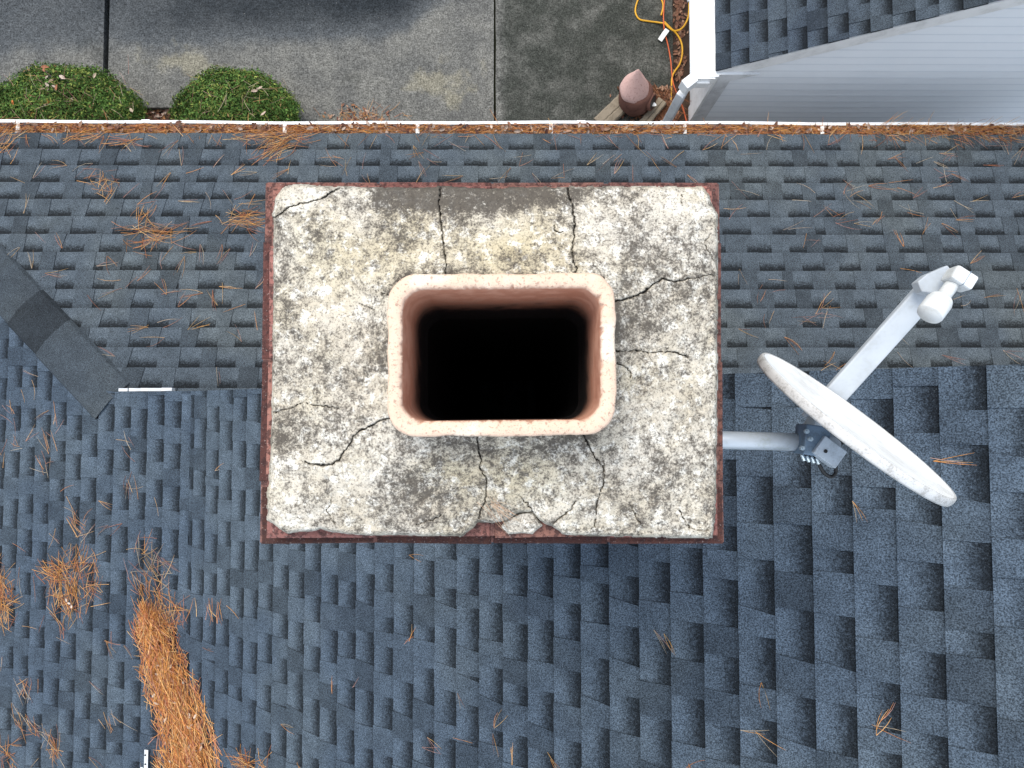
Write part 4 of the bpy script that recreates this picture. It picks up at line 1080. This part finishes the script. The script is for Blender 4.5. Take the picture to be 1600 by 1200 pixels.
for i in range(220):
    x = r.uniform(3.0, 4.2); nd.one(Vector((x, YE + r.uniform(-.06, .09), 0)), r.gauss(-.3, .6), r.uniform(.08, .2), 'U', lift=.055, bright=.8)
nd.build('rust coloured pine needles filling the white gutter from end to end')
b = MB(); r = random.Random(12)
def leaf(b, p, n, L, col):
    n = n.normalized(); u = Matrix.Rotation(r.uniform(0, 6.28), 3, n) @ n.orthogonal().normalized(); v = n.cross(u)
    k_ = r.uniform(-.3, .6) * L
    vs = [p - u * L, p - u * L * .3 + v * L * .45 + n * k_ * .5, p + u * L * .5 + v * L * .38 + n * k_ * .4, p + u * L, p + u * L * .5 - v * L * .38 + n * k_ * .4, p - u * L * .3 - v * L * .45 + n * k_ * .5, p + n * .0]
    b.add(vs, [(0, 6, 1), (1, 6, 2), (2, 6, 3), (3, 6, 4), (4, 6, 5), (5, 6, 0)], col)
LC = [(.22, .11, .07), (.30, .18, .12), (.16, .08, .055), (.40, .30, .24), (.12, .055, .04), (.26, .13, .06)]
for i in range(1100):
    g = r.uniform(.7, 1.15); leaf(b, Vector((r.uniform(-5.2, 5.2), YE + r.uniform(.02, .092), zg - .035 + .06 * r.random())), Vector((r.gauss(0, .6), r.gauss(0, .6), 1)), r.uniform(.014, .034), tuple(x * g for x in r.choice(LC)))
tag(b.build('leaf_litter', M['leaf']), 'curled brown leaves lying among the needles in the gutter', 'leaf litter', kind='stuff')
b = MB()
for i in range(34):
    y = r.uniform(1000, 1200); x = lerpy(Lf, y) + (lerpy(Rt, y) - lerpy(Lf, y)) * r.uniform(.1, .9); q = hit(x, y, 'L'); q.z = max(q.z, pz('B', q.x, q.y)) + .075; leaf(b, q, Vector((r.gauss(0, .5), r.gauss(0, .5), 1)), r.uniform(.010, .022), r.choice([(.40, .28, .20), (.34, .17, .08), (.46, .36, .28)]))
for i in range(3): q = hit(110 + i * 4, 935 + i * 5, 'L'); q.z += .05; leaf(b, q, Vector((.2, .2, 1)), .014, (.5, .4, .33))
def on_shrub(px, py, Z, L, col): leaf(b, P(px, py, HC - Z), Vector((r.gauss(0, .4), .2 + r.gauss(0, .3), 1)), L, col)
for i in range(10): on_shrub(75 + r.gauss(0, 13), 125 + r.gauss(0, 14), .47 + r.uniform(-.03, .03), r.uniform(.02, .04), r.choice([(.30, .20, .16), (.36, .24, .18), (.42, .34, .28), (.28, .12, .07)]))
for x, y in ((74, 157), (78, 160), (70, 163), (148, 118), (205, 172), (115, 155), (50, 178), (20, 160)): on_shrub(x, y, .45, .03, r.choice([(.45, .16, .05), (.38, .30, .22)]))
for x, y in ((405, 137), (398, 142), (411, 177)): on_shrub(x, y, .47, .035, (.40, .31, .25))
for i in range(260): leaf(b, P(r.uniform(225, 300), r.uniform(160, 200), HC + .05), Vector((r.gauss(0, .5), r.gauss(0, .5), 1)), r.uniform(.02, .045), r.choice(LC))
for i in range(420):
    x, y = r.gauss(1030, 26), r.uniform(135, 200)
    if x < 1060: leaf(b, P(x, y, HC - .015), Vector((r.gauss(0, .4), r.gauss(0, .4), 1)), r.uniform(.015, .04), r.choice(LC[:3] + [(.10, .05, .03)]))
for i in range(60): leaf(b, P(r.gauss(560, 22), r.gauss(180, 7), HC - .012), Vector((r.gauss(0, .3), r.gauss(0, .3), 1)), r.uniform(.012, .03), r.choice(LC))
for i in range(160): leaf(b, P(r.gauss(1062, 5), r.uniform(0, 130), HC + .02), Vector((r.gauss(0, .3), r.gauss(0, .3), 1)), r.uniform(.015, .035), r.choice(LC[:3]))
tag(b.build('leaf_litter', M['leaf']), 'dry brown leaves dotted over the shrubs, the bare soil and the needle heaps', 'leaf litter', kind='stuff')
nd = Needles(8); r = nd.r
PL['D'] = (HC - .006, 0, 0)
for i in range(60): nd.one(P(r.gauss(565, 28), r.gauss(182, 6), HC), r.uniform(0, 6.28), r.uniform(.08, .16), 'D', lift=.008)
for i in range(220): nd.one(P(r.gauss(1028, 20), r.uniform(140, 195), HC), r.uniform(0, 6.28), r.uniform(.08, .16), 'D', lift=.02, pal=[(.20, .08, .04), (.30, .13, .06), (.16, .06, .03)])
PL['S'] = (HC - .46, 0, 0)
for i in range(46): nd.one(P(r.uniform(20, 215), r.uniform(112, 180), HC - .44), r.uniform(0, 6.28), r.uniform(.08, .2), 'S', lift=.03, pal=GREY, wd=.0016)
for i in range(34): nd.one(P(r.uniform(300, 450), r.uniform(120, 182), HC - .44), r.uniform(0, 6.28), r.uniform(.08, .2), 'S', lift=.03, pal=GREY, wd=.0016)
nd.build('brown pine needles dropped on the shrubs and along the driveway edge')
